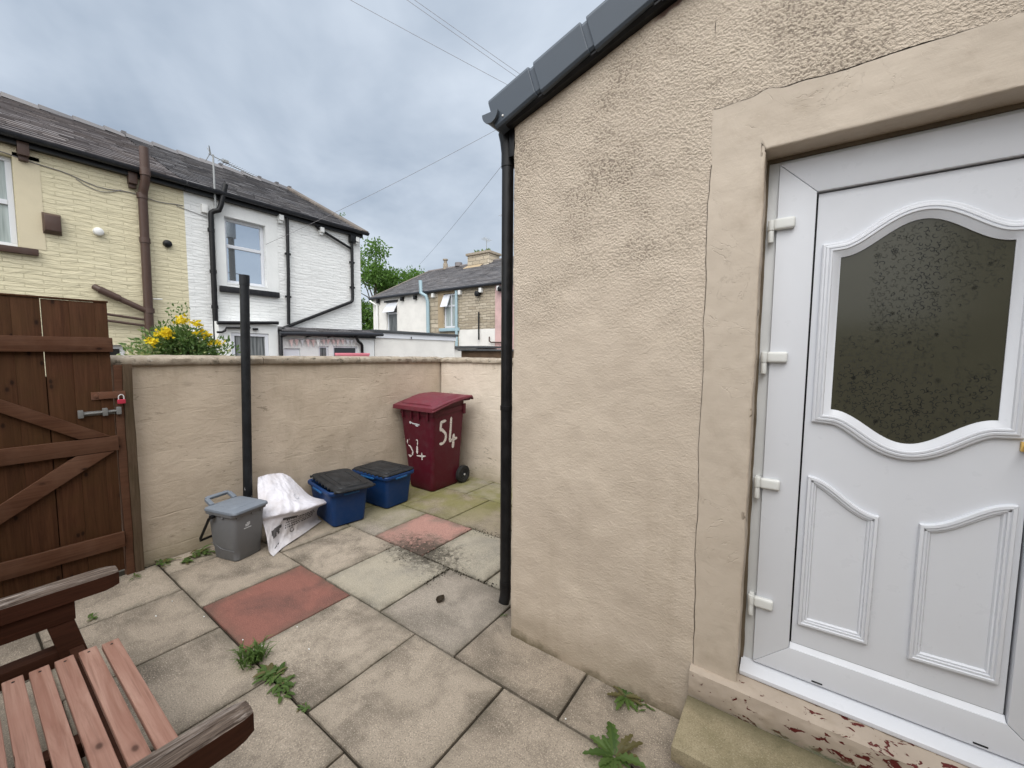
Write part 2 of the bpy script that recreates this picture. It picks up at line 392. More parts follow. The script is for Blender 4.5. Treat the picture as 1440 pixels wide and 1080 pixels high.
coursed('sand_stone', (.38, .32, .235), (.55, .48, .375), (.29, .25, .195), .21, .55, 0, .05, 1., .3, .022)
coursed('sand_stone_fine', (.38, .32, .235), (.56, .49, .385), (.29, .25, .195), .125, .42, 0, .05, 1., 1.2, .016, .4, .6)
def flatpaint(name, c, v=.9):
    def fn(s, p):
        a = s.noise(p, 2.2, 5, .6)
        return dict(c=s.mix(s.rmp(a, .4, .7), c, tuple(x * v for x in c)), r=.7, s=.3, n=s.bump(s.noise(p, 30, 4, .6), .3, .008))
    return mat(name, fn)
flatpaint('cream_band', (.60, .53, .38))
flatpaint('white_band', (.76, .77, .76))
flatpaint('white_render', (.78, .76, .72))
flatpaint('white_fascia', (.72, .74, .78), .95)
flatpaint('pink_render', (.62, .42, .40), .7)
flatpaint('sandstone_dressed', (.40, .31, .20), .75)
flatpaint('roof_verge', (.17, .145, .125), .6)
flatpaint('roof_felt', (.075, .08, .085), .7)
flatpaint('gap_dirt_shade', (.16, .125, .085), .5)
flatpaint('interior', (.10, .10, .10), .6)
flatpaint('shed_wood', (.12, .075, .045), .6)

def slate(name, c1, c2, c3):
    def fn(s, p):
        k = isl(s)
        a = s.noise(p, 22, 5, .7)
        c = s.mix(k, c1, c2)
        c = s.mix(s.m('MULTIPLY', s.rmp(s.noise(p, 2.2, 5, .6), .45, .7), .6), c, c3)
        c = s.mix(s.rmp(a, .55, .8, 0., .5), c, tuple(x * .5 for x in c1))
        return dict(c=c, r=.62, s=.4, n=s.bump(a, .5, .01))
    return mat(name, fn)
slate('slate_brown', (.105, .094, .096), (.20, .182, .182), (.175, .145, .13))
slate('slate_grey', (.090, .088, .094), (.175, .168, .172), (.145, .132, .125))

def m_winglass(s, p):
    return dict(c=(.55, .61, .68), r=.02, m=.85, s=.5)
mat('window_glass', m_winglass)
def m_darkglass(s, p): return dict(c=(.02, .022, .025), r=.05, s=.6)
mat('dark_glass', m_darkglass)
def m_curtain(s, p):
    X, Y, Z = s.xyz(p)
    a = s.noise(s.scale(p, (1, 1, .04)), 26, 3, .6)
    return dict(c=s.mix(s.rmp(a, .3, .7), (.23, .27, .26), (.45, .50, .49)), r=.8, s=.2, coat=.5)
mat('net_curtain', m_curtain)
def m_curtain2(s, p):
    a = s.noise(s.scale(p, (1, 1, .04)), 34, 3, .6)
    return dict(c=s.mix(s.rmp(a, .35, .65), (.035, .04, .04), (.20, .21, .21)), r=.6, s=.3, coat=.6)
mat('dark_curtain', m_curtain2)

def m_doorglass(s, p):
    X, Y, Z = s.xyz(p)
    a = s.noise(p, 5, 4, .6)
    return dict(c=s.mix(a, (.044, .043, .029), (.060, .058, .041)), r=.16, s=.3, n=s.bump(s.noise(p, 60, 2, .5), .05, .001))
mat('door_glass', m_doorglass)

def leafm(name, a, b, tl):
    def fn(s, p):
        k = isl(s)
        return dict(c=s.mix(k, a, b), r=.5, s=.3, tl=tl)
    return mat(name, fn)
leafm('leaf_tree', (.045, .10, .018), (.115, .215, .040), (.16, .30, .05))
leafm('leaf_shrub', (.05, .105, .030), (.145, .22, .075), (.15, .25, .06))
leafm('leaf_var', (.26, .30, .15), (.42, .44, .20), (.3, .35, .12))
leafm('flower_yellow', (.70, .50, .01), (.85, .72, .04), (.8, .65, .05))
leafm('leaf_weed', (.05, .095, .02), (.12, .185, .05), (.14, .24, .06))
leafm('leaf_dry', (.10, .09, .035), (.17, .15, .06), (.15, .12, .05))
leafm('leaf_dead', (.03, .022, .014), (.05, .035, .02), (.03, .02, .01))
def m_bark(s, p):
    a = s.noise(s.scale(p, (1, 1, .3)), 14, 5, .7)
    return dict(c=s.mix(a, (.045, .035, .025), (.12, .10, .075)), r=.9, s=.1, n=s.bump(a, .8, .03))
mat('bark', m_bark)
def m_bag(s, p):
    a = s.noise(p, 9, 5, .6, .8); w = s.noise(p, 300, 2, .5)
    c = s.mix(s.rmp(s.noise(p, 6, 4, .6), .45, .7), (.66, .65, .70), (.52, .49, .50))
    c = s.mix(s.m('MULTIPLY', s.rmp(s.xyz(p)[2], .21, .10), .35), c, (.36, .32, .28))  # lower part coloured darker for the shadow under the fold
    return dict(c=c, r=.5, s=.35, n=s.bump(s.m('ADD', a, s.m('MULTIPLY', w, .06)), .7, .02))
mat('bag_plastic', m_bag)

# ---------------------------------------------------------------- mesh helpers
class MB:
    def __init__(s): s.v = []; s.f = []; s.mi = []; s.ns = []
    def add(s, vs, fs, m=0, flat=False):
        o = len(s.v); s.v += [tuple(x) for x in vs]
        for f in fs: s.f.append([i + o for i in f]); s.mi.append(m)
        return s
    def box(s, x0, x1, y0, y1, z0, z1, m=0):
        vs = [(x, y, z) for z in (z0, z1) for y in (y0, y1) for x in (x0, x1)]
        return s.add(vs, [(0, 2, 3, 1), (4, 5, 7, 6), (0, 1, 5, 4), (2, 6, 7, 3), (0, 4, 6, 2), (1, 3, 7, 5)], m)
    def obox(s, c, a, b, d, m=0):
        c, a, b, d = V(c), V(a), V(b), V(d)
        vs = [c + i * a + j * b + k * d for k in (-1, 1) for j in (-1, 1) for i in (-1, 1)]
        return s.add(vs, [(0, 2, 3, 1), (4, 5, 7, 6), (0, 1, 5, 4), (2, 6, 7, 3), (0, 4, 6, 2), (1, 3, 7, 5)], m)
    def tube(s, pts, r, n=12, m=0, caps=True):
        pts = [V(p) for p in pts]; rs = r if isinstance(r, (list, tuple)) else [r] * len(pts)
        rings = []; pa = None
        for i, p in enumerate(pts):
            t = (pts[min(i + 1, len(pts) - 1)] - pts[max(i - 1, 0)]).normalized()
            if pa is None: pa = t.orthogonal().normalized()
            pa = (pa - t * pa.dot(t)).normalized(); pb = t.cross(pa)
            rings.append([p + rs[i] * (cos(2 * pi * k / n) * pa + sin(2 * pi * k / n) * pb) for k in range(n)])
        return s.loft(rings, m, caps)
    def loft(s, rings, m=0, caps=True, closed=True):
        n = len(rings[0]); vs = [p for r in rings for p in r]; fs = []
        for i in range(len(rings) - 1):
            for k in range(n if closed else n - 1):
                k2 = (k + 1) % n
                fs.append((i * n + k, i * n + k2, (i + 1) * n + k2, (i + 1) * n + k))
        if caps and closed:
            fs.append(tuple(range(n - 1, -1, -1))); fs.append(tuple((len(rings) - 1) * n + k for k in range(n)))
        return s.add(vs, fs, m)
    def grid(s, fn, na, nb, m=0):
        vs = [fn(i / na, j / nb) for j in range(nb + 1) for i in range(na + 1)]
        fs = [(j * (na + 1) + i, j * (na + 1) + i + 1, (j + 1) * (na + 1) + i + 1, (j + 1) * (na + 1) + i) for j in range(nb) for i in range(na)]
        return s.add(vs, fs, m)
    def prism(s, poly, fn, d0, d1, m=0):
        n = len(poly)
        vs = [fn(a, b, d0) for a, b in poly] + [fn(a, b, d1) for a, b in poly]
        fs = [tuple(range(n)), tuple(range(2 * n - 1, n - 1, -1))] + [(k, k + n, (k + 1) % n + n, (k + 1) % n) for k in range(n)]
        return s.add(vs, fs, m)
    def leaf(s, p, d, up_, l, w, m=0, fold=.25):
        d = V(d).normalized(); sd_ = d.cross(V(up_))
        if sd_.length < 1e-4: sd_ = d.orthogonal()
        sd_.normalize(); nn = sd_.cross(d)
        p = V(p)
        vs = [p, p + d * l * .45 + sd_ * w * .5 + nn * w * fold, p + d * l, p + d * l * .45 - sd_ * w * .5 + nn * w * fold]
        return s.add(vs, [(0, 1, 2), (0, 2, 3)], m)
    def build(s, name, mats, parent=None, bevel=0, smooth=True, segs=2, angle=35, weld=False):
        me = bpy.data.meshes.new(name); me.from_pydata(s.v, [], s.f)
        if not isinstance(mats, (list, tuple)): mats = [mats]
        for x in mats: me.materials.append(M[x])
        me.polygons.foreach_set('material_index', s.mi)
        bm = bmesh.new(); bm.from_mesh(me)
        if weld: bmesh.ops.remove_doubles(bm, verts=bm.verts, dist=1e-5)
        bmesh.ops.recalc_face_normals(bm, faces=bm.faces)
        if bevel:
            es = [e for e in bm.edges if len(e.link_faces) == 2 and e.calc_face_angle(0) > radians(28)]
            bmesh.ops.bevel(bm, geom=es, offset=bevel, segments=segs, profile=.6, affect='EDGES', clamp_overlap=True)
        bm.to_mesh(me); bm.free()
        if smooth:
            me.polygons.foreach_set('use_smooth', [True] * len(me.polygons)); me.set_sharp_from_angle(angle=radians(angle))
        o = bpy.data.objects.new(name, me); col.objects.link(o)
        if parent:
            o.parent = parent
            o.matrix_parent_inverse = Matrix.Translation(-ABS[parent.name]) if parent.name in ABS else Matrix()
        else: ABS[name] = V((0, 0, 0))
        return o
ABS = {}
def tag(o, label, cat=None, group=None, kind=None):
    if label: o['label'] = label
    if cat: o['category'] = cat
    if group: o['group'] = group
    if kind: o['kind'] = kind
    return o
def thing(name, label, cat, loc, group=None, local=False, rz=0):
    """an Empty at the base; parts are modelled in world coordinates unless local"""
    o = bpy.data.objects.new(name, None); col.objects.link(o)
    o.location = loc; o.rotation_euler = (0, 0, rz); o.empty_display_size = .1
    if not local: ABS[o.name] = V(loc)
    return tag(o, label, cat, group)
def struct(o): o['kind'] = 'structure'; return o
def lerp(a, b, t): return a + (b - a) * t
def sst(t): t = max(0, min(1, t)); return t * t * (3 - 2 * t)
def fbm(x, y, z, o=4): return NZ.fractal(V((x, y, z)), 1.0, 2.0, o)

# ---------------------------------------------------------------- ground and paving
g = MB(); g.grid(lambda a, b: (lerp(-120, 120, a), lerp(-60, 180, b), -.045), 2, 2)
struct(g.build('ground', 'alley', smooth=False))
g = MB(); g.box(-3.80, 2.6, -2.6, 3.85, -.044, -.016)
struct(g.build('soil', 'soil', smooth=False))
rows = [(-2.2, -1.6, [-3.70, -3.1, -2.5, -1.9, -1.3, -.7, -.1, .5, 1.1, 1.7, 2.5]),
        (-1.6, -1.0, [-3.70, -3.4, -2.8, -2.2, -1.6, -1.0, -.4, .2, .8, 1.4, 2.5]),
        (-1.0, -.395, [-3.70, -3.1, -2.5, -1.9, -1.3, -.7, -.1, .5, 1.1, 1.7, 2.5]),
        (-.395, .205, [-3.70, -3.42, -2.84, -2.24, -1.63, -1.03, -.43, .17, .8, 1.4, 2.5]),
        (.205, .805, [-3.70, -3.16, -2.553, -1.95, -1.346, -.742, -.14, .46, 1.06, 1.66, 2.5]),
        (.805, 1.405, [-3.73, -3.46, -2.846, -2.237, -1.632, -1.032, -.43, .17, .8, 1.4, 2.5]),
        (1.405, 2.0, [-3.75, -3.152, -2.543, -1.949, -1.348, -.75, -.15, .45, 1.05, 1.65, 2.5]),
        (2.0, 2.585, [-3.76, -3.41, -2.823, -2.246, -1.642, -1.04, -.5]),
        (2.585, 3.212, [-3.78, -3.15, -2.556, -1.95, -1.35, -.75]),
        (3.212, 3.80, [-3.80, -3.50, -2.88, -2.28, -1.68, -1.08])]
pv = MB(); RS = random.Random(5); EDGE = []
for ri, (y0, y1, us) in enumerate(rows):
    for k in range(len(us) - 1):
        x0, x1 = us[k], us[k + 1]
        m = RS.choice([0, 0, 0, 1, 2, 0])
        if ri == 5 and k == 2: m = 3
        elif ri == 7 and k == 2: m = 4
        elif ri == 7 and k in (3, 4): m = 2
        elif ri == 6 and k == 3: m = 1
        elif ri == 6 and k in (1, 2): m = (0, 2)[k == 2]
        elif ri == 4 and k in (1, 2): m = 0
        elif ri in (5, 4, 3): m = 0
        gp = .0052
        z = RS.uniform(-.0025, .0025); tx, ty = RS.uniform(-.003, .003), RS.uniform(-.003, .003)
        if ri == 5 and k == 2: tx = ty = 0
        N = 7
        xs, ys = x0 + gp * RS.uniform(.7, 1.5), y0 + gp * RS.uniform(.7, 1.4); xe, ye = x1 - gp * RS.uniform(.7, 1.4), y1 - gp * RS.uniform(.7, 1.4)
        def zz(a, b): return z + (a - .5) * tx + (b - .5) * ty
        # perimeter with slightly ragged arrises
        per = []
        for i in range(N * 4):
            sd_, t = divmod(i, N); t /= N
            a, b = ((t, 0), (1, t), (1 - t, 1), (0, 1 - t))[sd_]
            per.append((a, b))
        inn = []; mid = []; bot = []
        for a, b in per:
            X, Y = lerp(xs, xe, a), lerp(ys, ye, b)
            w = .0022 * fbm(X * 9, Y * 9, 3.3) + .0012 * fbm(X * 40, Y * 40, 1)
            cx, cy = (.5 - a) * 2, (.5 - b) * 2
            mid.append((X + w * (1 if abs(cx) > .99 else 0) , Y + w * (1 if abs(cy) > .99 else 0), zz(a, b) - .004))
            inn.append((X + cx * .004 + w * .5, Y + cy * .004 + w * .5, zz(a, b)))
            bot.append((X, Y, -.035))
        n = len(per); cx_, cy_ = (xs + xe) / 2, (ys + ye) / 2
        def inset(d):
            return [(lerp(xs + d, xe - d, a), lerp(ys + d, ye - d, b), zz(a, b)) for a, b in per]
        in1, in2 = inset(.028), inset(.085)
        pv.add(inn + mid + bot + in1 + in2, [tuple(4 * n + i for i in range(n))] + [(3 * n + i, 3 * n + (i + 1) % n, 4 * n + (i + 1) % n, 4 * n + i) for i in range(n)] + [(i, (i + 1) % n, 3 * n + (i + 1) % n, 3 * n + i) for i in range(n)] + [(i, (i + 1) % n, n + (i + 1) % n, n + i) for i in range(n)] + [(n + i, n + (i + 1) % n, 2 * n + (i + 1) % n, 2 * n + i) for i in range(n)], m)
        EDGE += [1.] * (3 * n) + [.6] * n + [0.] * n
pav = struct(pv.build('paving', ['slab_buff', 'slab_grey', 'slab_pale', 'slab_red', 'slab_pink'], smooth=False))
pav.data.attributes.new('grime', 'FLOAT', 'POINT').data.foreach_set('value', EDGE)

# crumbs of soil washed over the joints
cb = MB(); RC = random.Random(3)
def crumb(x, y, r):
    ang = RC.uniform(0, 6.3); h = r * RC.uniform(.5, 1.1)
    vs = [(x + r * cos(ang + k * 2.09) * RC.uniform(.6, 1.2), y + r * sin(ang + k * 2.09) * RC.uniform(.6, 1.2), -.003) for k in range(3)] + [(x + RC.uniform(-.3, .3) * r, y + RC.uniform(-.3, .3) * r, h)]
    cb.add(vs, [(0, 1, 3), (1, 2, 3), (2, 0, 3), (0, 2, 1)])
for _ in range(420):
    crumb(RC.gauss(-2.27, .17), RC.gauss(2.06, .085), RC.choice([.003, .004, .005, .008]))
for _ in range(240):
    crumb(RC.uniform(-2.70, -2.25), RC.uniform(2.08, 2.56), RC.choice([.002, .003, .004]))
for _ in range(200):
    crumb(RC.uniform(-2.2, -1.55), 2.0 + RC.gauss(.01, .018), RC.choice([.003, .005, .008]))
for _ in range(220):
    crumb(RC.uniform(-2.3, -1.4), 2.585 + RC.gauss(0, .03), RC.choice([.003, .005, .009]))
for _ in range(120):
    crumb(-1.949 + RC.gauss(0, .02), RC.uniform(1.75, 2.0), RC.choice([.003, .005, .007]))
for _ in range(130):
    crumb(RC.uniform(-3.3, -.3), RC.uniform(-.2, 3.3), RC.choice([.002, .002, .003]))
tag(cb.build('soil_crumbs', 'soil', smooth=False), 'dark crumbs of soil scattered over the paving joints by the worn pink slab', 'soil', kind='stuff')
pb = MB(); RC2 = random.Random(8)
for x, y in [(-2.33, .83), (-1.98, 1.0), (-2.2, .87), (-2.72, .78), (-3.05, .72), (-.72, 1.42), (-2.95, .62), (-2.2, 1.05)]:
    pb.obox((x, y, .003), (.004 * RC2.uniform(.5, 1.2), .001, 0), (-.001, .0025, 0), (0, 0, .002))
tag(pb.build('white_chips', 'white_band', bevel=.001), 'tiny white chips of stone lying along the slab joints', 'stone chips', kind='stuff')

# ---------------------------------------------------------------- yard walls
def wobbly_wall(name, label, fn, length, thick, h, mats, n):
    root = thing(name, label, 'wall', fn(0, 0, 0))
    w = MB()
    def face(a, b):
        s = a * length; z = b * h - .04 * (1 - b)
        d = .010 * fbm(s * 1.3, z * 1.8, 5.1) + .004 * fbm(s * 6, z * 6, 2.)
        return fn(s, d, z)
    w.grid(face, n, 28)
    w.add([fn(0, -.01, -.04), fn(length, -.01, -.04), fn(length, -.01, h), fn(0, -.01, h), fn(0, -thick, -.04), fn(length, -thick, -.04), fn(length, -thick, h), fn(0, -thick, h)],
          [(4, 5, 6, 7), (0, 4, 7, 3), (1, 5, 6, 2), (3, 2, 6, 7)])
    w.build('wall_face', mats, root)
    return root, w
def coping(root, fn, s0, s1, z0, z1, over, thick, seed):
    rc = random.Random(seed); s = s0
    while s < s1 - .1:
        e = min(s1, s + rc.uniform(.75, .95)); c = MB()
        c.grid(lambda a, b: (lambda L: fn(lerp(s + .003, e - .003, a), L[0], L[1]))([(over - .008, z0), (over, z0 + .008), (over, z1 - .014), (over - .016, z1), (-thick * .5, z1 + .012), (-thick - over, z1), (-thick - over, z0), (over - .008, z0)][int(round(b * 7))]), 22, 7)
        for i in range(len(c.v)):
            x, y, z = c.v[i]; q = .0055 * fbm(x * 11, y * 11, z * 11)
            c.v[i] = (x + q, y + q, z + q * .9)
        n = 23
        c.f.append([j * n for j in range(7)]); c.mi.append(0); c.f.append([j * n + 22 for j in range(7)]); c.mi.append(0)
        c.build('coping_stone', 'coping', root, angle=50)
        s = e
LW = lambda s, d, z: (-3.735 - .011 * s + d, .73 + s, z)
rootL, _ = wobbly_wall('yard_wall', 'beige rendered yard wall with stone coping running from the gate post to the bin corner', LW, 3.2, .2, 1.43, 'yard_render', 120)
coping(rootL, lambda s, d, z: LW(s, d, z - .007 * max(s, 0)), -.10, 3.0, 1.43, 1.487, .03, .2, 2)
RW = lambda s, d, z: (-3.75 + s, 3.705 - d, z)
rootR, _ = wobbly_wall('yard_wall', 'short pale rendered wall with mossy coping seen behind the wheelie bin', RW, 3.2, .2, 1.408, 'yard_render_pale', 110)
coping(rootR, RW, .0, 3.2, 1.408, 1.462, .025, .2, 4)
# unseen house and side wall, added out of view to shade the yard
mh = thing('unseen_house', 'rear wall of an unseen two storey house added behind the viewer to shade the yard', 'house', (2.5, -3, 0))
k = MB(); k.box(2.45, 8, -9, 1.69, -.04, 4.9); k.build('wall', 'roughcast', mh, smooth=False)
k = MB(); k.add([(2.25, -9.1, 4.85), (2.25, 1.7, 4.85), (5.2, 1.7, 6.6), (5.2, -9.1, 6.6), (8.2, 1.7, 4.85), (8.2, -9.1, 4.85)], [(0, 1, 2, 3), (3, 2, 4, 5)]); k.build('roof', 'slate_grey', mh, smooth=False)
SW = lambda s, d, z: (2.4 - s, -.95 + d, z)  # unseen wall set close and tall to shade the lower door
rootS, _ = wobbly_wall('yard_wall', 'unseen side wall added to shade the yard, mirrored faintly in the door glass', SW, 6.1, .2, 1.8, 'yard_render', 40)

# ---------------------------------------------------------------- the rendered house
EAVE = lambda x: 2.655 + .305 * (x + 1.212)
EV = (2.655, .305, 1.212)
house = thing('rendered_house', 'beige rendered single storey house end with white door and dark roof edge', 'house', (-.2, 1.7, 0))
w = MB()
def wallpt(s, z, y=1.70):
    """s: x along the front; left of the corner it turns round on to the side"""
    rad = .022; d = .007 * fbm(s * 2.1, z * 2.1, .7) + .0032 * fbm(s * 9, z * 9, 4.) + .0022 * fbm(s * 34, z * 34, 9) * sst((z - 1.5) / .4)
    xc = -1.212
    if s >= xc + rad: return (s, y - d, z)
    t = (xc + rad - s) / (rad * pi / 2)
    if t <= 1:
        a = t * pi / 2
        return (xc + rad - (rad + d) * sin(a), y + rad - (rad + d) * cos(a), z)
    return (xc - d, y + rad + (t - 1) * rad * pi / 2, z)
def crackx(z): return -.302 + .0085 * fbm(z * 2.3, 0, 3) + .003 * fbm(z * 13, 0, 1) + .012 * sst((1.5 - z) / 1.5) * 1.2
def lintz(x): return 2.433 + .007 * fbm(x * 3.1, 5, 3) + .004 * fbm(x * 17, 0, 8) + .012 * math.exp(-((x + .13) / .03) ** 2)
S0 = -1.45
def left_panel(a, b):
    s = S0 + a * (-.302 - S0)
    z = lerp(-.03, EAVE(max(s, -1.25)) + .05, b)
    if a == 1: s = crackx(z) - .0016
    fl = .004 * sst((.10 - z) / .12) * sst((s + 1.25) / .05)
    p = wallpt(s, z); return (p[0], p[1] - fl, p[2])
w.grid(left_panel, 84, 150)
def top_panel(a, b):
    s = -.3055 + a * 1.9
    z0 = lintz(s) + .002
    z = lerp(z0, EAVE(s) + .05, b)
    return wallpt(s, z)
w.grid(top_panel, 120, 40)
w.box(.80, 2.4, 1.702, 1.90, -.02, 2.43)                        # right of the door
w.box(-1.19, -.29, 1.725, 1.90, -.02, 2.55); w.box(-.2895, .80, 1.826, 1.90, 2.246, 2.60)   # core behind the cracks
w.box(-1.19, 1.6, 1.728, 1.90, 2.601, 2.66)
w.box(-1.213, -1.02, 1.80, 5.2, -.02, 2.66)                     # side wall going back
w.build('wall', 'roughcast', house, weld=False)
# stone surround, painted with the wall: jamb, lintel
JR = -.128
def jambpt(a, b):
    z = lerp(.268, 2.2355, b)
    xl = crackx(z) + .0016; xr = JR + .0035 * fbm(z * 7, 3, 1) - .006 * sst((1.2 - z) / 1.2)
    if a <= .72: x = lerp(xl, xr - .006, a / .72); y = 1.6965
    else:
        t = (a - .72) / .28; an = min(1, t * 2.2) * pi / 2
        x = xr - .006 + .006 * sin(an); y = 1.6965 + .006 - .006 * cos(an) + max(0, t - .4545) / .5455 * .10
    d = .0035 * fbm(x * 5, z * 4, 2.2) + .0015 * fbm(x * 25, z * 22, 6)
    return (x, y - d, z)
w = MB(); w.grid(jambpt, 26, 130)
def lintpt(a, b):
    x = lerp(-.303, 1.6, a); zb = 2.243 + .0025 * fbm(x * 6, 3, 1); zt = lintz(x) - .002
    if x < JR - .004:
        z = lerp(2.2355, zt, b); d = .003 * fbm(x * 5, z * 7, 12.2) * b + (1 - b) * (.0035 * fbm(x * 5, z * 4, 2.2) + .0015 * fbm(x * 25, z * 22, 6))
        return (x, 1.6965 - d, z)
    if b >= .28: z = lerp(zb + .006, zt, (b - .28) / .72); y = 1.6965
    else:
        t = 1 - b / .28; an = min(1, t * 2.2) * pi / 2
        z = zb + .006 - .006 * sin(an); y = 1.6965 + .006 - .006 * cos(an) + max(0, t - .4545) / .5455 * .10
    d = .003 * fbm(x * 5, z * 7, 12.2) + .0012 * fbm(x * 22, z * 30, 6)
    return (x, y - d, z)
w.grid(lintpt, 130, 24)
w.box(JR - .030, JR - .003, 1.6995, 1.795, 2.20, 2.262); w.box(JR - .006, JR + .03, 1.7035, 1.795, 2.2445, 2.262)
w.build('door_surround', 'painted_stone', house)
# painted stone sill under the door
def sillpt(a, b):
    x = lerp(-.296, 1.1, a)
    prof = [(1.80, .278), (1.715, .272), (1.683, .268), (1.668, .258), (1.664, .235), (1.662, .205), (1.664, .17), (1.672, .13)]
    t = b * 7; i = min(6, int(t)); f = t - i
    y = lerp(prof[i][0], prof[i + 1][0], f); z = lerp(prof[i][1], prof[i + 1][1], f)
    d = .004 * fbm(x * 8, z * 12, y * 9) + .002 * fbm(x * 40, z * 40, y * 40)
    return (x, y - d, z + d)
w = MB(); w.grid(sillpt, 150, 21); w.box(-.294, 1.1, 1.70, 1.80, .12, .262)
w.build('door_sill', 'peeling_sill', house)

# roof: felt deck, verge caps, gutter, downpipe
rf = MB()
rf.add([(-1.30, 1.66, EAVE(-1.30) + .03), (2.4, 1.66, EAVE(2.4) + .03), (2.4, 5.2, EAVE(2.4) + .03), (-1.30, 5.2, EAVE(-1.30) + .03),
        (-1.30, 1.66, EAVE(-1.30) + .09), (2.4, 1.66, EAVE(2.4) + .09), (2.4, 5.2, EAVE(2.4) + .09), (-1.30, 5.2, EAVE(-1.30) + .09)],
       [(0, 1, 2, 3), (4, 5, 6, 7), (0, 1, 5, 4), (1, 2, 6, 5), (2, 3, 7, 6), (3, 0, 4, 7)])
rf.build('roof', 'slate_grey', house, smooth=False)
sl_ = .305; L = sqrt(1 + sl_ * sl_); T = V((1 / L, 0, sl_ / L)); NN = V((-sl_ / L, 0, 1 / L))
def vergept(t, n, y): return V((-1.245, 0, 2.650)) + T * t + NN * n + V((0, y, 0))
def verge_ring(t, o, hb):
    """outline in the section (y, n): outer face leaning, small top bevel, lip turned under"""
    return [vergept(t, n, y) for n, y in ((hb, 1.702), (hb, 1.650 - o), (hb + .010, 1.641 - o), (.112 + o, 1.634 - o), (.128 + o, 1.640 - o), (.136 + o, 1.66 - o), (.136 + o, 1.80), (.120, 1.80), (.09, 1.702))]
P_ = .272
for k in range(12):
    t0 = k * P_ - .03
    c = MB()
    c.loft([verge_ring(t0, .008, -.012), verge_ring(t0 + .004, .009, -.013), verge_ring(t0 + P_ - .030, .009, -.002), verge_ring(t0 + P_ - .027, .008, -.002)])
    c.build('verge_cap', 'anthracite', house, bevel=.002, smooth=False)
    c = MB()
    c.loft([verge_ring(t0 + P_ - .05, .001, .004), verge_ring(t0 + P_ + .03, .001, .004)])
    c.build('verge_joint', 'anthracite', house, bevel=.002, smooth=False)
c = MB(); c.loft([[vergept(t, n, y) for n, y in ((-.020, 1.698), (-.020, 1.664), (-.008, 1.655), (.02, 1.655), (.02, 1.698))] for t in (0.02, 3.4)]); c.build('verge_shade_strip', 'black_pipe', house, smooth=False)  # black strip stands in for the shade under the verge
c = MB(); c.obox(vergept(.030, .016, 1.629), (.004, 0, 0), (0, .003, 0), (0, 0, .004)); c.build('verge_screw', 'white_cap', house, bevel=.001)
gt = MB()
def gring(y, r0):
    out = [(-1.286 + r0 * cos(a), y, 2.700 + r0 * sin(a) * 1.05) for a in [pi + pi * i / 14 for i in range(15)]]
    inn = [(-1.286 + (r0 - .004) * cos(a), y, 2.700 + (r0 - .004) * sin(a) * 1.05) for a in [2 * pi - pi * i / 14 for i in range(15)]]
    return out + inn
gt.loft([gring(1.612, .045), gring(5.2, .045)])
gt.prism([(-1.286 + .048 * cos(a), 2.700 + .048 * sin(a) * 1.05) for a in [pi + pi * i / 14 for i in range(15)]], lambda a, b, d: (a, d, b), 1.608, 1.618)
gt.build('gutter', 'anthracite', house)
dp = MB(); DX, DY = -1.276, 1.748
dp.tube([(DX, DY, 2.60), (DX, DY, .20), (DX, DY - .003, .165), (DX - .003, DY - .012, .135)], .031, 20)
dp.tube([(DX - .01, DY, 2.66), (DX - .004, DY, 2.62), (DX, DY, 2.56), (DX, DY, 2.50)], [.042, .038, .034, .034], 20)
for z in (1.235, 2.50, .25, .225): dp.tube([(DX, DY, z - .012), (DX, DY, z + .012)], .0345 if z > .3 else .033, 20)
dp.obox((DX + .03, DY + .03, 1.235), (.04, 0, 0), (0, .015, 0), (0, 0, .012))
dp.build('downpipe', 'black_pipe', house)
fb = MB(); fb.box(-1.245, -1.214, 1.715, 5.2, 2.52, 2.68); fb.build('fascia', 'black_pipe', house, bevel=.003)

# ---------------------------------------------------------------- the door
fr = MB(); FY = 1.790
Dp = lambda a, b, d: (a, d, b)
FL, LL, LR, FR_ = -.088, .025, .569, .682; ZB, ZL0, ZL1, ZT = .318, .436, 2.098, 2.215
def mitre(x0, x1, z0, z1, X0, X1, Z0, Z1, y0, y1):
    g_ = .0007
    for poly in ([(X0, Z0 + g_), (x0, z0 + g_), (x0, z1 - g_), (X0, Z1 - g_)], [(X1, Z0 + g_), (x1, z0 + g_), (x1, z1 - g_), (X1, Z1 - g_)], [(X0 + g_, Z0), (X1 - g_, Z0), (x1 - g_, z0), (x0 + g_, z0)], [(X0 + g_, Z1), (X1 - g_, Z1), (x1 - g_, z1), (x0 + g_, z1)]):
        fr.prism(poly, Dp, y0, y1)
mitre(LL + .0, LR, ZL0 - .012, ZL1, FL, FR_, ZB, ZT, FY, FY + .07)
fr.build('door_frame', 'upvc', house, bevel=.0028, segs=2)
fr = MB()
for b in ((-.135, FL - .001, 1.806, 1.86, .30, 2.25), (FR_ + .001, .80, 1.806, 1.86, .30, 2.25), (FL - .001, FR_ + .001, 1.806, 1.86, ZT + .001, 2.25)): fr.box(*b)
fr.build('frame_packer', 'upvc_old', house, bevel=.002)
fr = MB(); fr.prism([(1.86, .27), (1.748, .272), (1.742, .278), (1.742, .292), (1.752, .298), (1.80, .312), (1.86, .317)], lambda a, b, d: (d, a, b), -.128, .80)
fr.build('threshold', 'upvc', house, bevel=.002)
fr = MB(); fr.prism([(1.7905, ZL0 - .016), (1.808, ZL0 + .004), (1.808, ZL0 - .016)], lambda a, b, d: (d, a, b), LL + .002, LR - .002); fr.build('rebate_strip', 'upvc', house, smooth=False)
fr = MB(); fr.box(LL - .012, LR + .012, 1.824, 1.832, ZL0 - .012, ZL1 + .012); fr.build('door_gasket', 'black_pipe', house)
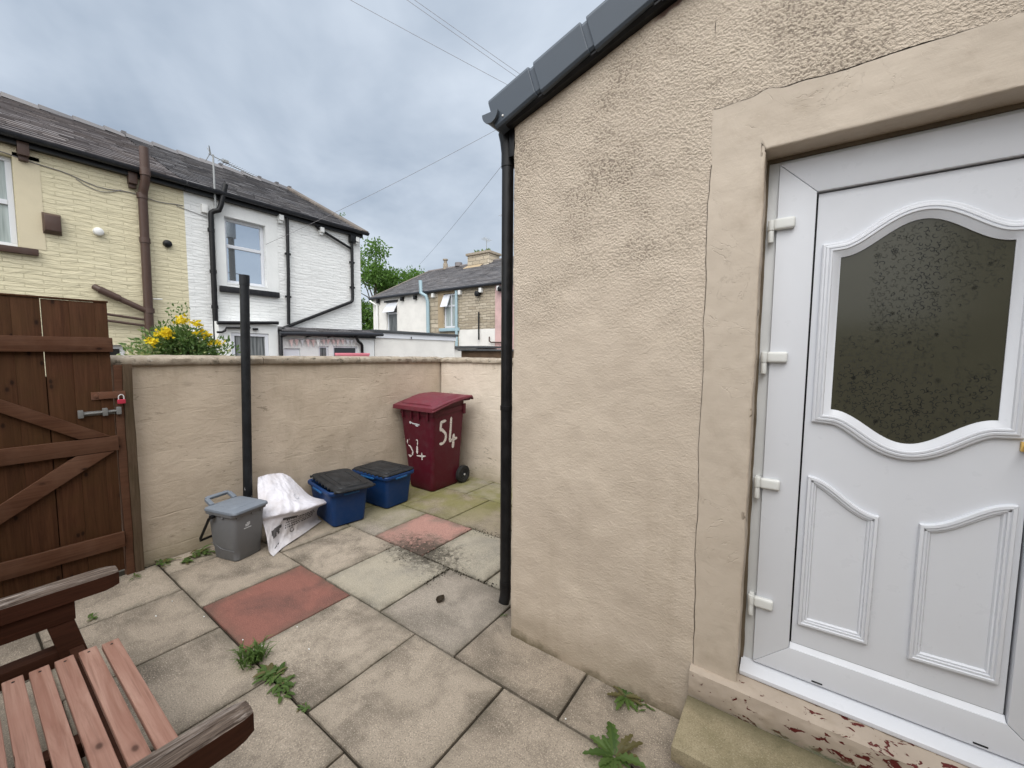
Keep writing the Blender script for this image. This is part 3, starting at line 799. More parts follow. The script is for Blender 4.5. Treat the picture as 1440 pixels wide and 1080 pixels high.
for x in (.115, .52):
    fr = MB(); fr.box(x - .016, x + .016, FY - .0015, FY + .01, .326, .331); fr.build('drain_slot', 'black_pipe', house)

fr = MB()
def gap_pt(a, b):
    z = lerp(.30, 2.246, a); k = int(round(b * 4)) % 4; w_ = .006 + .003 * fbm(z * 9, 0, 2)
    return ((-.136, -.127 + w_, -.127 + w_, -.136)[k], (1.797, 1.7975, 1.806, 1.806)[k], z)
fr.grid(gap_pt, 60, 4); fr.box(-.128, .80, 1.797, 1.806, 2.229, 2.246)
fr.build('gap_strip', 'gap_dirt_shade', house, smooth=False)  # strip coloured for the dirty gap and the shadow in it
GC, GW = .2985, .196           # glazing centre and half width
def gl_outline(off):
    """closed outline of the glazing, pushed outwards by off"""
    n = 36; pts = []
    top = [(GC + (2 * i / n - 1) * GW, 1.866 + .094 * .5 * (1 + cos(pi * (2 * i / n - 1)))) for i in range(n + 1)]
    bot = [(GC - (2 * i / n - 1) * GW, 1.340 - .097 * .5 * (1 + cos(pi * (2 * i / n - 1)))) for i in range(n + 1)]
    return offset(top + bot, off)
def offset(P, off):
    """P clockwise seen with x to the right and z up; moves outwards with mitred corners"""
    n = len(P); out = []
    for i in range(n):
        a, b, c = V(P[i - 1]), V(P[i]), V(P[(i + 1) % n])
        d1 = (b - a).normalized(); d2 = (c - b).normalized()
        n1 = V((-d1.y, d1.x)); n2 = V((-d2.y, d2.x)); h = (n1 + n2)
        h = h / max(.35, h.dot(n1))
        out.append((b.x + h.x * off, b.y + h.y * off))
    return out
def moulding(P, prof, y, name, parent, m='upvc'):
    mb = MB()
    rings = [[(q[0], y - h, q[1]) for q in offset(P, o)] for o, h in prof]
    mb.loft(rings, caps=False)
    return mb.build(name, m, parent, angle=28)
LY = 1.806
leaf = MB()
# leaf face with the glazing cut out: ring between the glazing and the leaf edge
go = gl_outline(.006); n = len(go); N2 = n // 2
# top corners are points 0 and N2-1, bottom corners N2 and n-1
def ringv(y):
    return [(x, y, z) for x, z in go], [(LL + .006, y, ZL1 - .006), (LR - .006, y, ZL1 - .006), (LR - .006, y, ZL0 + .006), (LL + .006, y, ZL0 + .006)]
gv, cvs = ringv(LY); o = len(gv)
vs = gv + cvs + [(x, 1.818, z) for x, y, z in gv] + [(x, 1.818, z) for x, y, z in cvs]
fs = []
for i in range(N2 - 1):      # top edge fan to a line along the top
    pass
tops = [(x, LY, ZL1 - .006) for x, z in go[:N2]]; bots = [(x, LY, ZL0 + .006) for x, z in go[N2:]]
lt = [(LL + .006, LY, go[0][1]), (LL + .006, LY, go[-1][1]), (LR - .006, LY, go[N2 - 1][1]), (LR - .006, LY, go[N2][1])]
allv = gv + cvs + tops + bots + lt; iT = o + 4; iB = iT + N2; iL = iB + (n - N2)
for i in range(N2 - 1): fs.append((i, i + 1, iT + i + 1, iT + i))
for i in range(n - N2 - 1): fs.append((N2 + i, N2 + i + 1, iB + i + 1, iB + i))
fs += [(o, iL, 0, iT), (iL, iL + 1, n - 1, 0), (iL + 1, o + 3, iB + n - N2 - 1, n - 1), (iT + N2 - 1, N2 - 1, iL + 2, o + 1), (N2 - 1, N2, iL + 3, iL + 2), (N2, iB, o + 2, iL + 3)]
leaf.add(allv, fs)
leaf.add(cvs + [(x, 1.818, z) for x, y, z in cvs], [(0, 1, 5, 4), (1, 2, 6, 5), (2, 3, 7, 6), (3, 0, 4, 7)])
door = leaf.build('door', 'upvc', house, smooth=False)
moulding(gl_outline(0), [(.052, -.001), (.052, .010), (.048, .013), (.043, .0135), (.040, .0175), (.034, .0185), (.031, .0155), (.029, .0185), (.024, .0185), (.021, .0145), (.018, .0135), (.004, .0045), (.0, .003), (.0, -.004)], LY, 'glazing_moulding', door)
def panel(pts, name):
    moulding(pts, [(0, -.001), (0, .010), (-.002, .014), (-.010, .015), (-.0125, .010), (-.0145, .0115), (-.019, .0115), (-.021, .006), (-.023, .0075), (-.026, .0065), (-.029, .002), (-.030, -.001)], LY, name, door)
def scurve(x0, z0, x1, z1, n=20): return [(lerp(x0, x1, i / n), lerp(z0, z1, .5 - .5 * cos(pi * i / n))) for i in range(n + 1)]
panel(scurve(.050, 1.092, .249, .988) + [(.245, .530), (.047, .524)], 'panel_moulding')
panel(scurve(.347, .988, .548, 1.094) + [(.546, .536), (.346, .528)], 'panel_moulding')
gp_ = MB(); q = gl_outline(.002); gp_.prism([(x, z) for x, z in q], Dp, LY + .001, LY + .012)
glass = gp_.build('door_glass', 'door_glass', door, smooth=False)
# scrolls etched on the glass
et = MB(); RE = random.Random(21)
def inside(x, z):
    t = (x - GC) / GW
    if abs(t) > .95: return False
    bump = .5 * (1 + cos(pi * t))
    return 1.347 - .097 * bump < z < 1.858 + .094 * bump
def ribbon(pts, w0, m):
    vs = []; n = len(pts)
    for i, p in enumerate(pts):
        a = V(pts[max(0, i - 1)]); b = V(pts[min(n - 1, i + 1)]); d = b - a
        if d.length < 1e-9: d = V((1, 0))
        d.normalize(); w_ = w0 * (.45 + .75 * sin(pi * min(1, (i + .5) / n)))
        for s_ in (-1, 1): vs.append((p[0] - d.y * w_ * s_, LY + .0004, p[1] + d.x * w_ * s_))
    et.add(vs, [(2 * i, 2 * i + 1, 2 * i + 3, 2 * i + 2) for i in range(n - 1)], m)
def curl(x, z, r, m):
    a0 = RE.uniform(0, 6.28); h = RE.choice((-1, 1)); tot = RE.uniform(3.6, 5.4)
    pts = []
    for i in range(13):
        t = i / 12; rr = r * (1 - .78 * t); an = a0 + h * tot * t
        pts.append((x + rr * cos(an), z + rr * sin(an)))
    if all(inside(*p) for p in pts): ribbon(pts, .0008, m)
def flower(x, z, r, m):
    for k in range(5):
        an = k * 1.2566 + .4
        c = (x + r * .62 * cos(an), z + r * .62 * sin(an))
        pts = [(c[0] + r * .42 * cos(i * .7854), c[1] + r * .42 * sin(i * .7854)) for i in range(9)]
        if all(inside(*p) for p in pts): ribbon(pts, .0008, m)
placed = []
for _ in range(9000):
    x = RE.uniform(.10, .50); z = RE.uniform(1.24, 1.97)
    dens = .0
    if .285 < x < .350: dens = 1
    elif .19 < x <= .285 and z > 1.46: dens = .8
    elif .350 <= x < .43: dens = .4 if z > 1.70 else .06
    elif x > .44 and z > 1.74: dens = .5
    if z < 1.47 + .03 * sin(x * 30): dens = max(dens, .95)
    if x < .20 and z < 1.60: dens = max(dens, .8)
    if RE.random() > dens or not inside(x, z): continue
    r_ = RE.uniform(.0055, .0105)
    if any((x - a) ** 2 + (z - b) ** 2 < (.80 * (r_ + c)) ** 2 for a, b, c in placed): continue
    placed.append((x, z, r_))
    pd = .15 + (.5 if z < 1.47 else 0) + (.62 if .285 < x < .35 and z > 1.66 else 0) + (.5 if z < 1.42 and x < .36 else 0) + (.35 if x < .20 and z < 1.52 else 0)
    m = 0 if RE.random() < pd else 1
    if RE.random() < .02: flower(x, z, r_ * .95, m)
    else:
        curl(x, z, r_, m)
        if RE.random() < .5:
            a_ = RE.uniform(0, 6.28); q_ = [(x + r_ * (.9 + .16 * k) * cos(a_ + .13 * k), z + r_ * (.9 + .16 * k) * sin(a_ + .13 * k)) for k in range(6)]
            if all(inside(*p_) for p_ in q_): ribbon(q_, .0008, m)
et.build('scroll_pattern', ['curl_dark', 'curl_faint'], door, smooth=False)['kind'] = 'stuff'
for hz in (2.003, 1.522, 1.043, .572):
    h = MB()
    h.box(-.096, -.032, FY - .020, FY + .001, hz - .020, hz + .020)
    hg = h.build('hinge', 'hinge_plastic', house, bevel=.0095, segs=4)
    h = MB(); h.tube([(-.104, FY - .006, hz - .062), (-.104, FY - .006, hz - .020)], .0095, 16); h.tube([(-.104, FY - .006, hz - .019), (-.104, FY - .006, hz + .017)], .0115, 16)
    h.obox((-.104, FY + .008, hz - .01), (.008, 0, 0), (0, .01, 0), (0, 0, .03)); h.build('hinge_barrel', 'hinge_plastic', hg, bevel=.0015)
h = MB(); h.box(.541, .560, LY - .010, LY, 1.255, 1.283); h.tube([(.552, LY - .008, 1.269), (.552, LY - .045, 1.269), (.560, LY - .05, 1.269), (.64, LY - .05, 1.266)], .007, 12)
h.build('door_handle', 'brass', door, bevel=.003)

# doorstep
st = MB(); st.box(-.298, 1.1, 1.402, 1.666, .100, .156)
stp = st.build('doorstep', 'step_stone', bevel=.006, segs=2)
tag(stp, 'worn buff stone doorstep slab below the white door', 'step')
st = MB(); st.box(-.262, 1.08, 1.445, 1.664, -.02, .0995); st.build('step_base', 'coping', stp)

# ---------------------------------------------------------------- gate
GX = -3.652
gate = thing('gate', 'brown stained boarded timber gate with cross braces left of the wall', 'gate', (GX, .15, 0))
RG = random.Random(4)
b = MB(); ed = [-.34, -.24, -.118, -.004, .118, .234, .345, .461, .571, .630]
for i in range(len(ed) - 1):
    a, c = ed[i], ed[i + 1]; gp = .0045 if abs(a - .345) < .01 else 0
    tz = 1.836 + RG.uniform(-.003, .003)
    b.box(a * 0 + GX - .046, GX - .024 + RG.uniform(-.002, .002), a + gp, c, .045, tz)
b.box(GX - .060, GX - .0465, .315, .375, .06, 1.37)
b.build('boards', 'gate_board', gate, bevel=.0025)
b = MB(); b.box(GX - .062, GX - .018, -.345, .636, 1.838, 1.849); b.build('gate_capping', 'gate_board', gate, bevel=.003)
for z0, z1, y1 in ((1.520, 1.612, .641), (.872, .968, .637), (.210, .312, .636)):
    b = MB(); N = 14
    def rl(a, bb, z0=z0, z1=z1, y1=y1):
        y = lerp(-.345, y1, a); k = int(round(bb * 4)) % 4
        x = (GX - .0235, GX + .004, GX + .004, GX - .0235)[k]; z = (z0, z0, z1, z1)[k]
        return (x + .0015 * fbm(y * 5, z * 3, 1), y, z + .0028 * fbm(y * 6, z * 2 + x * 9, 7))
    b.grid(rl, N, 4); b.f.append([(N + 1) * j for j in range(4)]); b.mi.append(0); b.f.append([(N + 1) * j + N for j in range(4)]); b.mi.append(0)
    b.build('rail', 'gate_rail', gate, bevel=.003, weld=True)
for poly in ([(-.33, 1.516), (-.24, 1.516), (.600, .972), (.46, .972)], [(-.33, .316), (-.20, .316), (.615, .868), (.44, .868)]):
    b = MB(); b.prism(poly, lambda y, z, x: (x, y, z), GX - .0235, GX + .003)
    b.build('brace', 'gate_rail', gate, bevel=.003)
# rusty hasp and sliding bolt
b = MB(); b.box(GX - .024, GX - .014, .528, .585, 1.212, 1.262); b.tube([(GX - .014, .55, 1.237), (GX - .006, .55, 1.237)], .011, 12)
hs = b.build('hasp', 'rust' if 'rust' in M else 'brown_pipe', gate, bevel=.002)
b = MB(); b.box(GX - .013, GX - .007, .56, .688, 1.216, 1.262); b.build('hasp_strap', 'rust', hs, bevel=.002)
b = MB(); b.box(GX - .024, GX - .020, .47, .635, 1.112, 1.140)
bl_ = b.build('bolt_plate', 'bolt_metal', gate, bevel=.002)
b = MB(); b.tube([(GX - .010, .465, 1.126), (GX - .010, .655, 1.132)], .0075, 12)
b.build('bolt_bar', 'bolt_metal', bl_)
for y in (.475, .585, .650):
    b = MB(); b.box(GX - .0195, GX + .004, y - .012, y + .012, 1.103 + (y - .47) * .03, 1.153 + (y - .47) * .03); b.build('bolt_keeper', 'bolt_metal', bl_, bevel=.004)
pl = thing('padlock', 'small red padlock hanging from the rusty hasp of the gate', 'padlock', (GX, .664, 1.17))
b = MB(); b.box(GX - .006, GX + .010, .644, .684, 1.178, 1.208); b.build('lock_body', 'lock_red', pl, bevel=.005, segs=3)
b = MB(); b.tube([(GX + .002, .664 + .013 * cos(a), 1.222 + .016 * sin(a)) if 0 < a < pi else (GX + .002, .664 + .013 * cos(a), 1.205) for a in [-.001] + [pi * i / 10 + .0001 for i in range(0, 10)] + [pi - .0001, pi + .001]], .0032, 8)
b.build('shackle', 'steel', pl)
gp = thing('gate_post', 'weathered brown timber gate post standing against the end of the wall', 'post', (-3.70, .69, 0))
b = MB()
def post(a, bb, x0, x1, y0, y1, z1):
    k = int(round(bb * 4)) % 4; z = lerp(-.02, z1, a)
    x = (x0, x1, x1, x0)[k]; y = (y0, y0, y1, y1)[k]
    return (x + .004 * fbm(z * 4, x * 9, y * 5), y + .005 * fbm(z * 3.1, y * 7, 2), z)
N = 30
b.grid(lambda a, c: post(a, c, -3.78, -3.664, .682, .728, 1.440), N, 4); b.f.append([(N + 1) * j + N for j in range(4)]); b.mi.append(0)
b.build('post', 'post_wood', gp, bevel=.003, weld=True)
b = MB(); b.grid(lambda a, c: post(a, c, -3.74, -3.672, .639, .6805, 1.435), N, 4); b.f.append([(N + 1) * j + N for j in range(4)]); b.mi.append(0)
b.build('stop_strip', 'gate_rail', gp, bevel=.003, weld=True)

# ---------------------------------------------------------------- steel post (washing line)
b = MB(); b.tube([(-3.652, 1.376, 0), (-3.652, 1.39, .5), (-3.652, 1.43, 2.132)], .0335, 20); b.tube([(-3.652, 1.4285, 2.06), (-3.652, 1.430, 2.139)], .0365, 20)
tag(b.build('washing_line_post', 'post_paint'), 'tall black steel washing line post standing against the beige wall', 'post')

# ---------------------------------------------------------------- bench
bench = thing('garden_bench', 'brown garden bench with bare pink slats and grey weathered armrests', 'bench', (-1.7, .1, 0))
AZ = .62
def arm(x0, x1, y1, wear, seed):
    b = MB(); N = 30
    prof = [(0, -.072), (0, -.012), (.06, -.002), (.94, -.002), (1, -.012), (1, -.072)]
    rings = []
    for i in range(N + 1):
        y = lerp(-.30, y1, i / N); e = sst((y - (y1 - .045)) / .045)
        ring = []
        for t, dz in prof:
            x = lerp(x0, x1, t)
            cx = (x0 + x1) / 2; x = cx + (x - cx) * (1 - .30 * e ** 2)
            q = wear * fbm(x * 40, y * 3, seed); q2 = wear * fbm(x * 160, y * 5, seed)
            ring.append((x + q * .6 * (1 if t in (0, 1) else 0), y + wear * .8 * fbm(x * 60, 0, seed) * (i == N), AZ + dz + (q + q2 * .7 if dz > -.02 else 0) + (.006 * e if dz < -.05 else -.004 * e)))
        rings.append(ring)
    # finer across the top for the cracks
    fr_ = []
    for i, r in enumerate(rings):
        y = r[0][1]; out = [r[0], r[1]]
        for k in range(1, 18):
            t = k / 18; x = lerp(r[1][0], r[4][0], t)
            cr = wear * (1.1 * fbm(x * 75, y * 2.2, seed + 3) + .8 * fbm(x * 170, y * 3, seed))
            zc = AZ - .004 - .003 * (abs(2 * t - 1)) ** 4 * 3
            out.append((x, lerp(r[1][1], r[4][1], t), zc + cr - .004 * sst((y - (y1 - .045)) / .045)))
        out += [r[4], r[5]]; fr_.append(out)
    b.loft(fr_)
    nr = len(fr_[0])
    for i in range(len(fr_) - 1):
        for k in (0, nr - 2, nr - 1): b.mi[i * nr + k] = 1
    a = b.build('armrest', ['weathered_wood', 'dark_stain'], bench, angle=50)
    return a
arm(-2.372, -2.268, .372, .0022, 3); arm(-1.166, -1.086, .408, .0026, 8)
for x0, x1 in ((-2.366, -2.276), (-1.160, -1.092)):
    b = MB(); b.box(x0 + .004, x1 - .004, -.28, .242, AZ - .150, AZ - .0735); b.build('arm_rail', 'dark_stain', bench, bevel=.004)
    b = MB(); b.prism([(.166, AZ - .1505), (.238, AZ - .1505), (.335, 0), (.258, 0)], lambda y, z, x: (x, y, z), x0 + .008, x1 - .006); b.build('leg', 'dark_stain', bench, bevel=.004)
    b = MB(); b.box(x0 + .008, x1 - .006, -.36, -.2815, -.0, .95); b.build('leg', 'dark_stain', bench, bevel=.004)
    b = MB(); b.box(x0 + .012, x1 - .010, -.281, .1995, .30, .362); b.build('seat_bearer', 'dark_stain', bench, bevel=.004)
b = MB(); b.box(-2.27, -1.16, .215, .255, .29, .362); b.build('front_rail', 'dark_stain', bench, bevel=.004)
b = MB(); b.box(-1.74, -1.69, -.27, .214, .31, .362); b.build('seat_bearer', 'dark_stain', bench, bevel=.004)
for k in range(9):
    y1 = .338 - k * .0605; b = MB(); wd = .0485
    x0 = -2.165 - .012 * k * .4 + RG.uniform(-.006, .006)
    b.box(x0, -1.16 + (.07 if k == 0 else 0), y1 - wd, y1, .363, .386)
    sb_ = b.build('seat_slat', 'slat_wood', bench, bevel=.004, segs=3)
    b = MB(); b.tube([(x0 + .028, y1 - wd * .5, .384), (x0 + .028, y1 - wd * .5, .3868)], .0042, 10); b.build('screw_head', 'black_pipe', sb_)
for k in range(4):
    b = MB(); z = .50 + k * .12; b.box(-2.27, -1.16, -.335 - k * .0, -.312, z, z + .075); b.build('back_slat', 'slat_wood', bench, bevel=.004)

# ---------------------------------------------------------------- wheelie bin
wb = thing('wheelie_bin', 'maroon wheelie bin with 54 painted in white in the wall corner', 'bin', (-3.38, 3.25, 0))
def rr(x0, x1, y0, y1, r, z, n=5):
    out = []
    for cx, cy, a0 in ((x1 - r, y0 + r, -pi / 2), (x1 - r, y1 - r, 0), (x0 + r, y1 - r, pi / 2), (x0 + r, y0 + r, pi)):
        for i in range(n + 1):
            a = a0 + pi / 2 * i / n; out.append((cx + r * cos(a), cy + r * sin(a), z))
    return out
b = MB(); st_ = []
for t in (0, .012, .03, .1, .3, .5, .7, .9, .94):
    z = t * 1.0; q = z / .93
    s_ = .012 if t == 0 else (.004 if t == .012 else 0)
    ring = rr(lerp(-3.565, -3.672, q) + s_, lerp(-3.20, -3.130, q) - s_, lerp(3.01, 2.965, q) + s_, lerp(3.44, 3.470, q) - s_, .035, z)
    if t >= .9: ring = [(x, y, z + (y - 2.965) * (.0 if t == .9 else .10)) for x, y, z in ring]
    st_.append(ring)
b.loft(st_); body = b.build('body', 'maroon', wb)
b = MB()     # reinforcing band below the lid
r0 = [(x, y, .845 + (y - 2.96) * .08) for x, y, z in rr(-3.676, -3.124, 2.960, 3.478, .036, 0)]
r1 = [(x, y, z + .05) for x, y, z in r0]
b.loft([r0, r1], caps=False); 
for x in (-3.60, -3.46, -3.34, -3.20): b.box(x - .012, x + .012, 2.945, 2.961, .80, .895)
b.box(-3.128, -3.116, 3.43, 3.47, .83, .95)
b.build('rim', 'maroon', body, bevel=.002)
def lidz(y): return .945 + .092 * max(0, min(1, (y - 2.92) / .60)) + .020 * sin(pi * max(0, min(1, (y - 2.92) / .64)))
b = MB(); rg = []
for i in range(25):          # lid skirt following the curve
    y = lerp(2.915, 3.555, i / 24); z = lidz(y); e = 0 if 0 < i < 24 else .010
    tk = lerp(.046, .026, i / 24)
    prof = [(-3.735 + e, z - tk), (-3.738 + e, z - tk + .014), (-3.730 + e, z - tk + .018), (-3.732 + e, z - .006), (-3.722 + e, z), (-3.085 - e, z), (-3.075 - e, z - .006), (-3.077 - e, z - tk + .018), (-3.069 - e, z - tk + .014), (-3.072 - e, z - tk)]
    rg.append([(x, y, zz_) for x, zz_ in prof])
b.loft(rg); lid = b.build('lid', 'maroon_lid', wb, bevel=.003)
b = MB(); rg = []
for i in range(22):
    t = i / 21; y = lerp(2.975, 3.46, t); h = .034 * sin(pi * min(1, t * .98 + .02)) ** .55 * (1 - .25 * t) + .001
    z = lidz(y); ins = .0 + .06 * (1 - sin(pi * min(1, .12 + t * .86)) ** .4)
    rg.append([(lerp(-3.69 + ins, -3.12 - ins, k / 12), y, z + (h if 0 < k < 12 else -.004) + (.006 * sin(pi * k / 12) if 0 < k < 12 else 0)) for k in range(13)] + [(-3.12 - ins, y, z - .008), (-3.69 + ins, y, z - .008)])
b.loft(rg); b.build('lid_crown', 'maroon_lid', lid, bevel=.004)
b = MB(); b.tube([(-3.70, 3.575, 1.0), (-3.10, 3.575, 1.0)], .014, 12); b.box(-3.66, -3.60, 3.48, 3.575, .975, 1.004); b.box(-3.20, -3.14, 3.48, 3.575, .975, 1.004); b.build('handle', 'maroon', wb, bevel=.003)
b = MB(); b.tube([(-3.60, 3.475, .102), (-3.14, 3.475, .102)], .012, 10); b.build('axle', 'steel', wb)
for x, s_ in ((-3.172, 1), (-3.61, -1)):
    b = MB(); rg = []
    for r, dx in ((.052, -.026), (.094, -.026), (.102, -.018), (.103, 0), (.102, .018), (.094, .026), (.066, .026), (.060, .020), (.050, .019)):
        rg.append([(x + dx * s_, 3.475 + r * cos(2 * pi * k / 32), .103 + r * sin(2 * pi * k / 32)) for k in range(32)])
    b.loft(rg); wh = b.build('wheel', 'rubber', wb)
    b = MB(); rg = []
    for r, dx in ((.052, .0195), (.046, .024), (.040, .015), (.020, .016), (.018, .026), (.004, .028)):
        rg.append([(x + dx * s_, 3.475 + r * cos(2 * pi * k / 28), .103 + r * sin(2 * pi * k / 28)) for k in range(28)])
    b.loft(rg); b.build('rim', 'black_lid', wh)
def painted(strokes, mapf, w_, seed, name, parent, m, ragged=.004):
    b = MB(); rp = random.Random(seed)
    for pts, ww in strokes:
        P = []
        for i in range(len(pts) - 1):
            nseg = max(2, int((V(pts[i + 1]) - V(pts[i])).length / .006))
            P += [V(pts[i]).lerp(V(pts[i + 1]), k / nseg) for k in range(nseg)]
        P.append(V(pts[-1])); vs = []
        for i, p in enumerate(P):
            d = (P[min(len(P) - 1, i + 1)] - P[max(0, i - 1)]).normalized(); nn = V((-d.y, d.x)); wv = w_ * ww
            e = min(1, .35 + i * .25, .35 + (len(P) - 1 - i) * .25)
            for s_ in (-1, 1):
                q = p + nn * s_ * (wv * e + ragged * rp.uniform(-.6, .5)); vs.append(mapf(q.x, q.y, .0022))
        b.add(vs, [(2 * i, 2 * i + 1, 2 * i + 3, 2 * i + 2) for i in range(len(P) - 1)])
    return b.build(name, m, parent, smooth=False)
side = lambda y, z, d: (lerp(-3.20, -3.130, z / .93) + d, y, z)
front = lambda x, z, d: (x, lerp(3.01, 2.965, z / .93) - d, z)
painted([([(3.173, .783), (3.135, .779), (3.094, .772), (3.093, .69), (3.115, .688), (3.133, .672), (3.165, .645), (3.179, .618), (3.178, .59), (3.172, .564), (3.157, .545), (3.137, .531), (3.11, .530), (3.084, .536)], 1),
         ([(3.25, .815), (3.25, .693), (3.243, .535)], 1), ([(3.235, .535), (3.300, .552), (3.365, .556)], 1.1), ([(3.304, .613), (3.301, .448)], 1.2)], side, .016, 3, 'painted_number', body, 'number_paint')
painted([([(-3.56, .55), (-3.565, .50)], .8), ([(-3.55, .49), (-3.52, .475), (-3.49, .44), (-3.478, .41), (-3.493, .377)], 1), ([(-3.558, .371), (-3.529, .360), (-3.500, .372)], 1.1), ([(-3.535, .555), (-3.525, .552)], .8), ([(-3.42, .56), (-3.397, .567), (-3.392, .54), (-3.402, .50)], .6),
         ([(-3.403, .494), (-3.41, .405)], 1.3), ([(-3.418, .382), (-3.34, .388), (-3.271, .400)], .8), ([(-3.332, .434), (-3.333, .347)], 1)], front, .010, 5, 'painted_number', body, 'number_paint', .007)
painted([([(-3.513, .752), (-3.485, .752)], 2.0), ([(-3.49, .755), (-3.455, .745), (-3.40, .742), (-3.345, .738)], .7), ([(-3.42, .727), (-3.37, .722)], .6)], front, .011, 7, 'emblem', body, 'mark_pale', .004)

# ---------------------------------------------------------------- recycling boxes
def recycling_box(loc, ang, label, lid_tf, seed):
    root = thing('recycling_box', label, 'box', loc, 'blue recycling boxes along the wall', local=True, rz=ang)
    b = MB(); rg = []
    for z, s_, r in ((0, -.012, .03), (.012, 0, .04), (.28, 0, .045), (.30, 0, .045)):
        q = z / .33; hx, hy = lerp(.225, .262, q) + s_, lerp(.145, .172, q) + s_
        rg.append(rr(-hx, hx, -hy, hy, r, z))
    for e, z in ((.0, .297), (.018, .297), (.021, .303), (.021, .322), (.016, .330), (.004, .330), (-.004, .322), (-.012, .06)):
        q = .33 / .33; hx, hy = .259 + e, .170 + e
        if z < .1: hx, hy = .22, .14
        rg.append(rr(-hx, hx, -hy, hy, .05, z))
    b.loft(rg); tub = b.build('tub', 'blue', root)
    for s_ in (-1, 1):
        b = MB(); b.box(-.10, .10, s_ * .185 - .014, s_ * .185 + .014, .288, .306); b.build('rim_lip', 'blue_rim', tub, bevel=.006)
        b = MB(); b.box(s_ * .272 - .014, s_ * .272 + .014, -.07, .07, .288, .306); b.build('rim_lip', 'blue_rim', tub, bevel=.006)
    b = MB(); rg = []
    for e, z in ((-.012, .0), (.000, -.002), (.002, .006), (-.004, .016), (-.020, .018)):
        rg.append(rr(-.272 - e, .272 + e, -.182 - e, .182 + e, .05, z))
    for ins, z in ((.045, .018), (.05, .026), (.085, .028), (.087, .0225), (.090, .0225), (.092, .028), (.12, .0295)):
        rg.append(rr(-.272 + ins, .272 - ins, -.182 + ins, .182 - ins, .03, z))
    b.loft(rg); 
    ld = b.build('lid', 'black_lid', root, angle=25)
    for k in range(9):
        x = -.24 + k * .06
        for y0 in (-.190, .180):
            b = MB(); b.box(x - .012, x + .012, y0, y0 + .010, -.008, .009); b.build('lid_clip', 'black_lid', ld, bevel=.002)
    ld.location = lid_tf[0]; ld.rotation_euler = lid_tf[1]
    return root
recycling_box((-3.418, 2.050, .001), radians(171), 'bright blue recycling box beside the white sack, its black lid askew', ((-.040, -.020, .345), (radians(2.5), radians(-5), radians(3))), 1)
recycling_box((-3.428, 2.548, .001), radians(182), 'blue recycling box beside the maroon wheelie bin, lid nearly closed', ((.0, .0, .333), (radians(-1), radians(1.), radians(-1))), 2)

# ---------------------------------------------------------------- food caddy
cd = thing('food_caddy', 'grey food waste caddy with hanging black handle by the white sack', 'caddy', (-3.385, 1.205, .001), local=True, rz=radians(15.5))
b = MB(); rg = []
for z, s_ in ((0, -.008), (.012, 0), (.09, .0), (.098, .0035), (.30, .0), (.345, 0)):
    q = z / .35; hx, hy = lerp(.118, .142, q) + s_, lerp(.102, .125, q) + s_
    rg.append(rr(-hx, hx, -hy, hy, .035, z))
for e, z in ((.012, .345), (.014, .352), (.014, .366), (.004, .368)):
    rg.append(rr(-.142 - e, .142 + e, -.125 - e, .125 + e, .04, z))
b.loft(rg); cbod = b.build('body', 'caddy_grey', cd)
b = MB(); b.tube([(.118 - .004 + (-.236) * i / 12, -.1095 - .002, .085 + .032 * sst((i - 6) / 5)) for i in range(13)], .002, 6); b.build('moulded_line', 'caddy_grey', cbod)
b = MB(); rg = []
for e, z in ((.0, .369), (.017, .367), (.018, .372), (.014, .384), (.0, .392), (-.03, .396), (-.035, .402), (-.05, .405), (-.09, .407)):
    rg.append([(x + .010 * sst((x - .10) / .06) * (z < .39), y, zz_ + (-.018 * math.exp(-(y / .05) ** 2) * sst((x - .08) / .07))) for x, y, zz_ in rr(-.142 - e, .142 + e, -.125 - e, .125 + e, .035, z)])
b.loft(rg); cl = b.build('lid', 'caddy_lid', cd)
b = MB(); pts = [(-.135, -.085, .39), (-.165, -.085, .408), (-.196, -.082, .425), (-.203, -.07, .428), (-.203, .07, .428), (-.196, .082, .425), (-.165, .085, .408), (-.135, .085, .39)]
for i in range(len(pts) - 1):
    a_, c_ = V(pts[i]), V(pts[i + 1]); d = (c_ - a_); 
    b.obox((a_ + c_) / 2, d / 2 * 1.04, d.cross(V((0.3, 0, 1))).normalized() * .015, d.cross(d.cross(V((.3, 0, 1)))).normalized() * .010)
b.build('lid_handle', 'caddy_lid', cl, bevel=.003)
b = MB(); b.tube([(-.050, -.146, .335), (-.075, -.150, .32), (-.175, -.150, .16), (-.19, -.146, .135), (-.19, .146, .135), (-.175, .150, .16), (-.075, .150, .32), (-.050, .146, .335)], .0095, 8)
b.tube([(-.05, -.158, .335), (-.05, -.13, .335)], .015, 12); b.build('bail_handle', 'black_pipe', cd)
b = MB()
for y, z, l in ((-.02, .262, .018), (-.014, .272, .012), (-.024, .253, .014)): b.box(.1375, .1395, y - l, y + l, z - .0035, z + .0035)
for y, z, l in ((-.02, .236, .028),): b.box(.1355, .1375, y - l, y + l, z - .003, z + .003)
b.build('emblem', 'mark_pale', cbod)
b = MB()
for y in (-.09, .02, .09): b.box(.13, .148, y - .012, y + .012, .325, .345)
for x in (-.09, .03): b.box(x - .012, x + .012, -.133, -.118, .325, .345)
b.build('lid_catch', 'caddy_grey', cbod, bevel=.003)

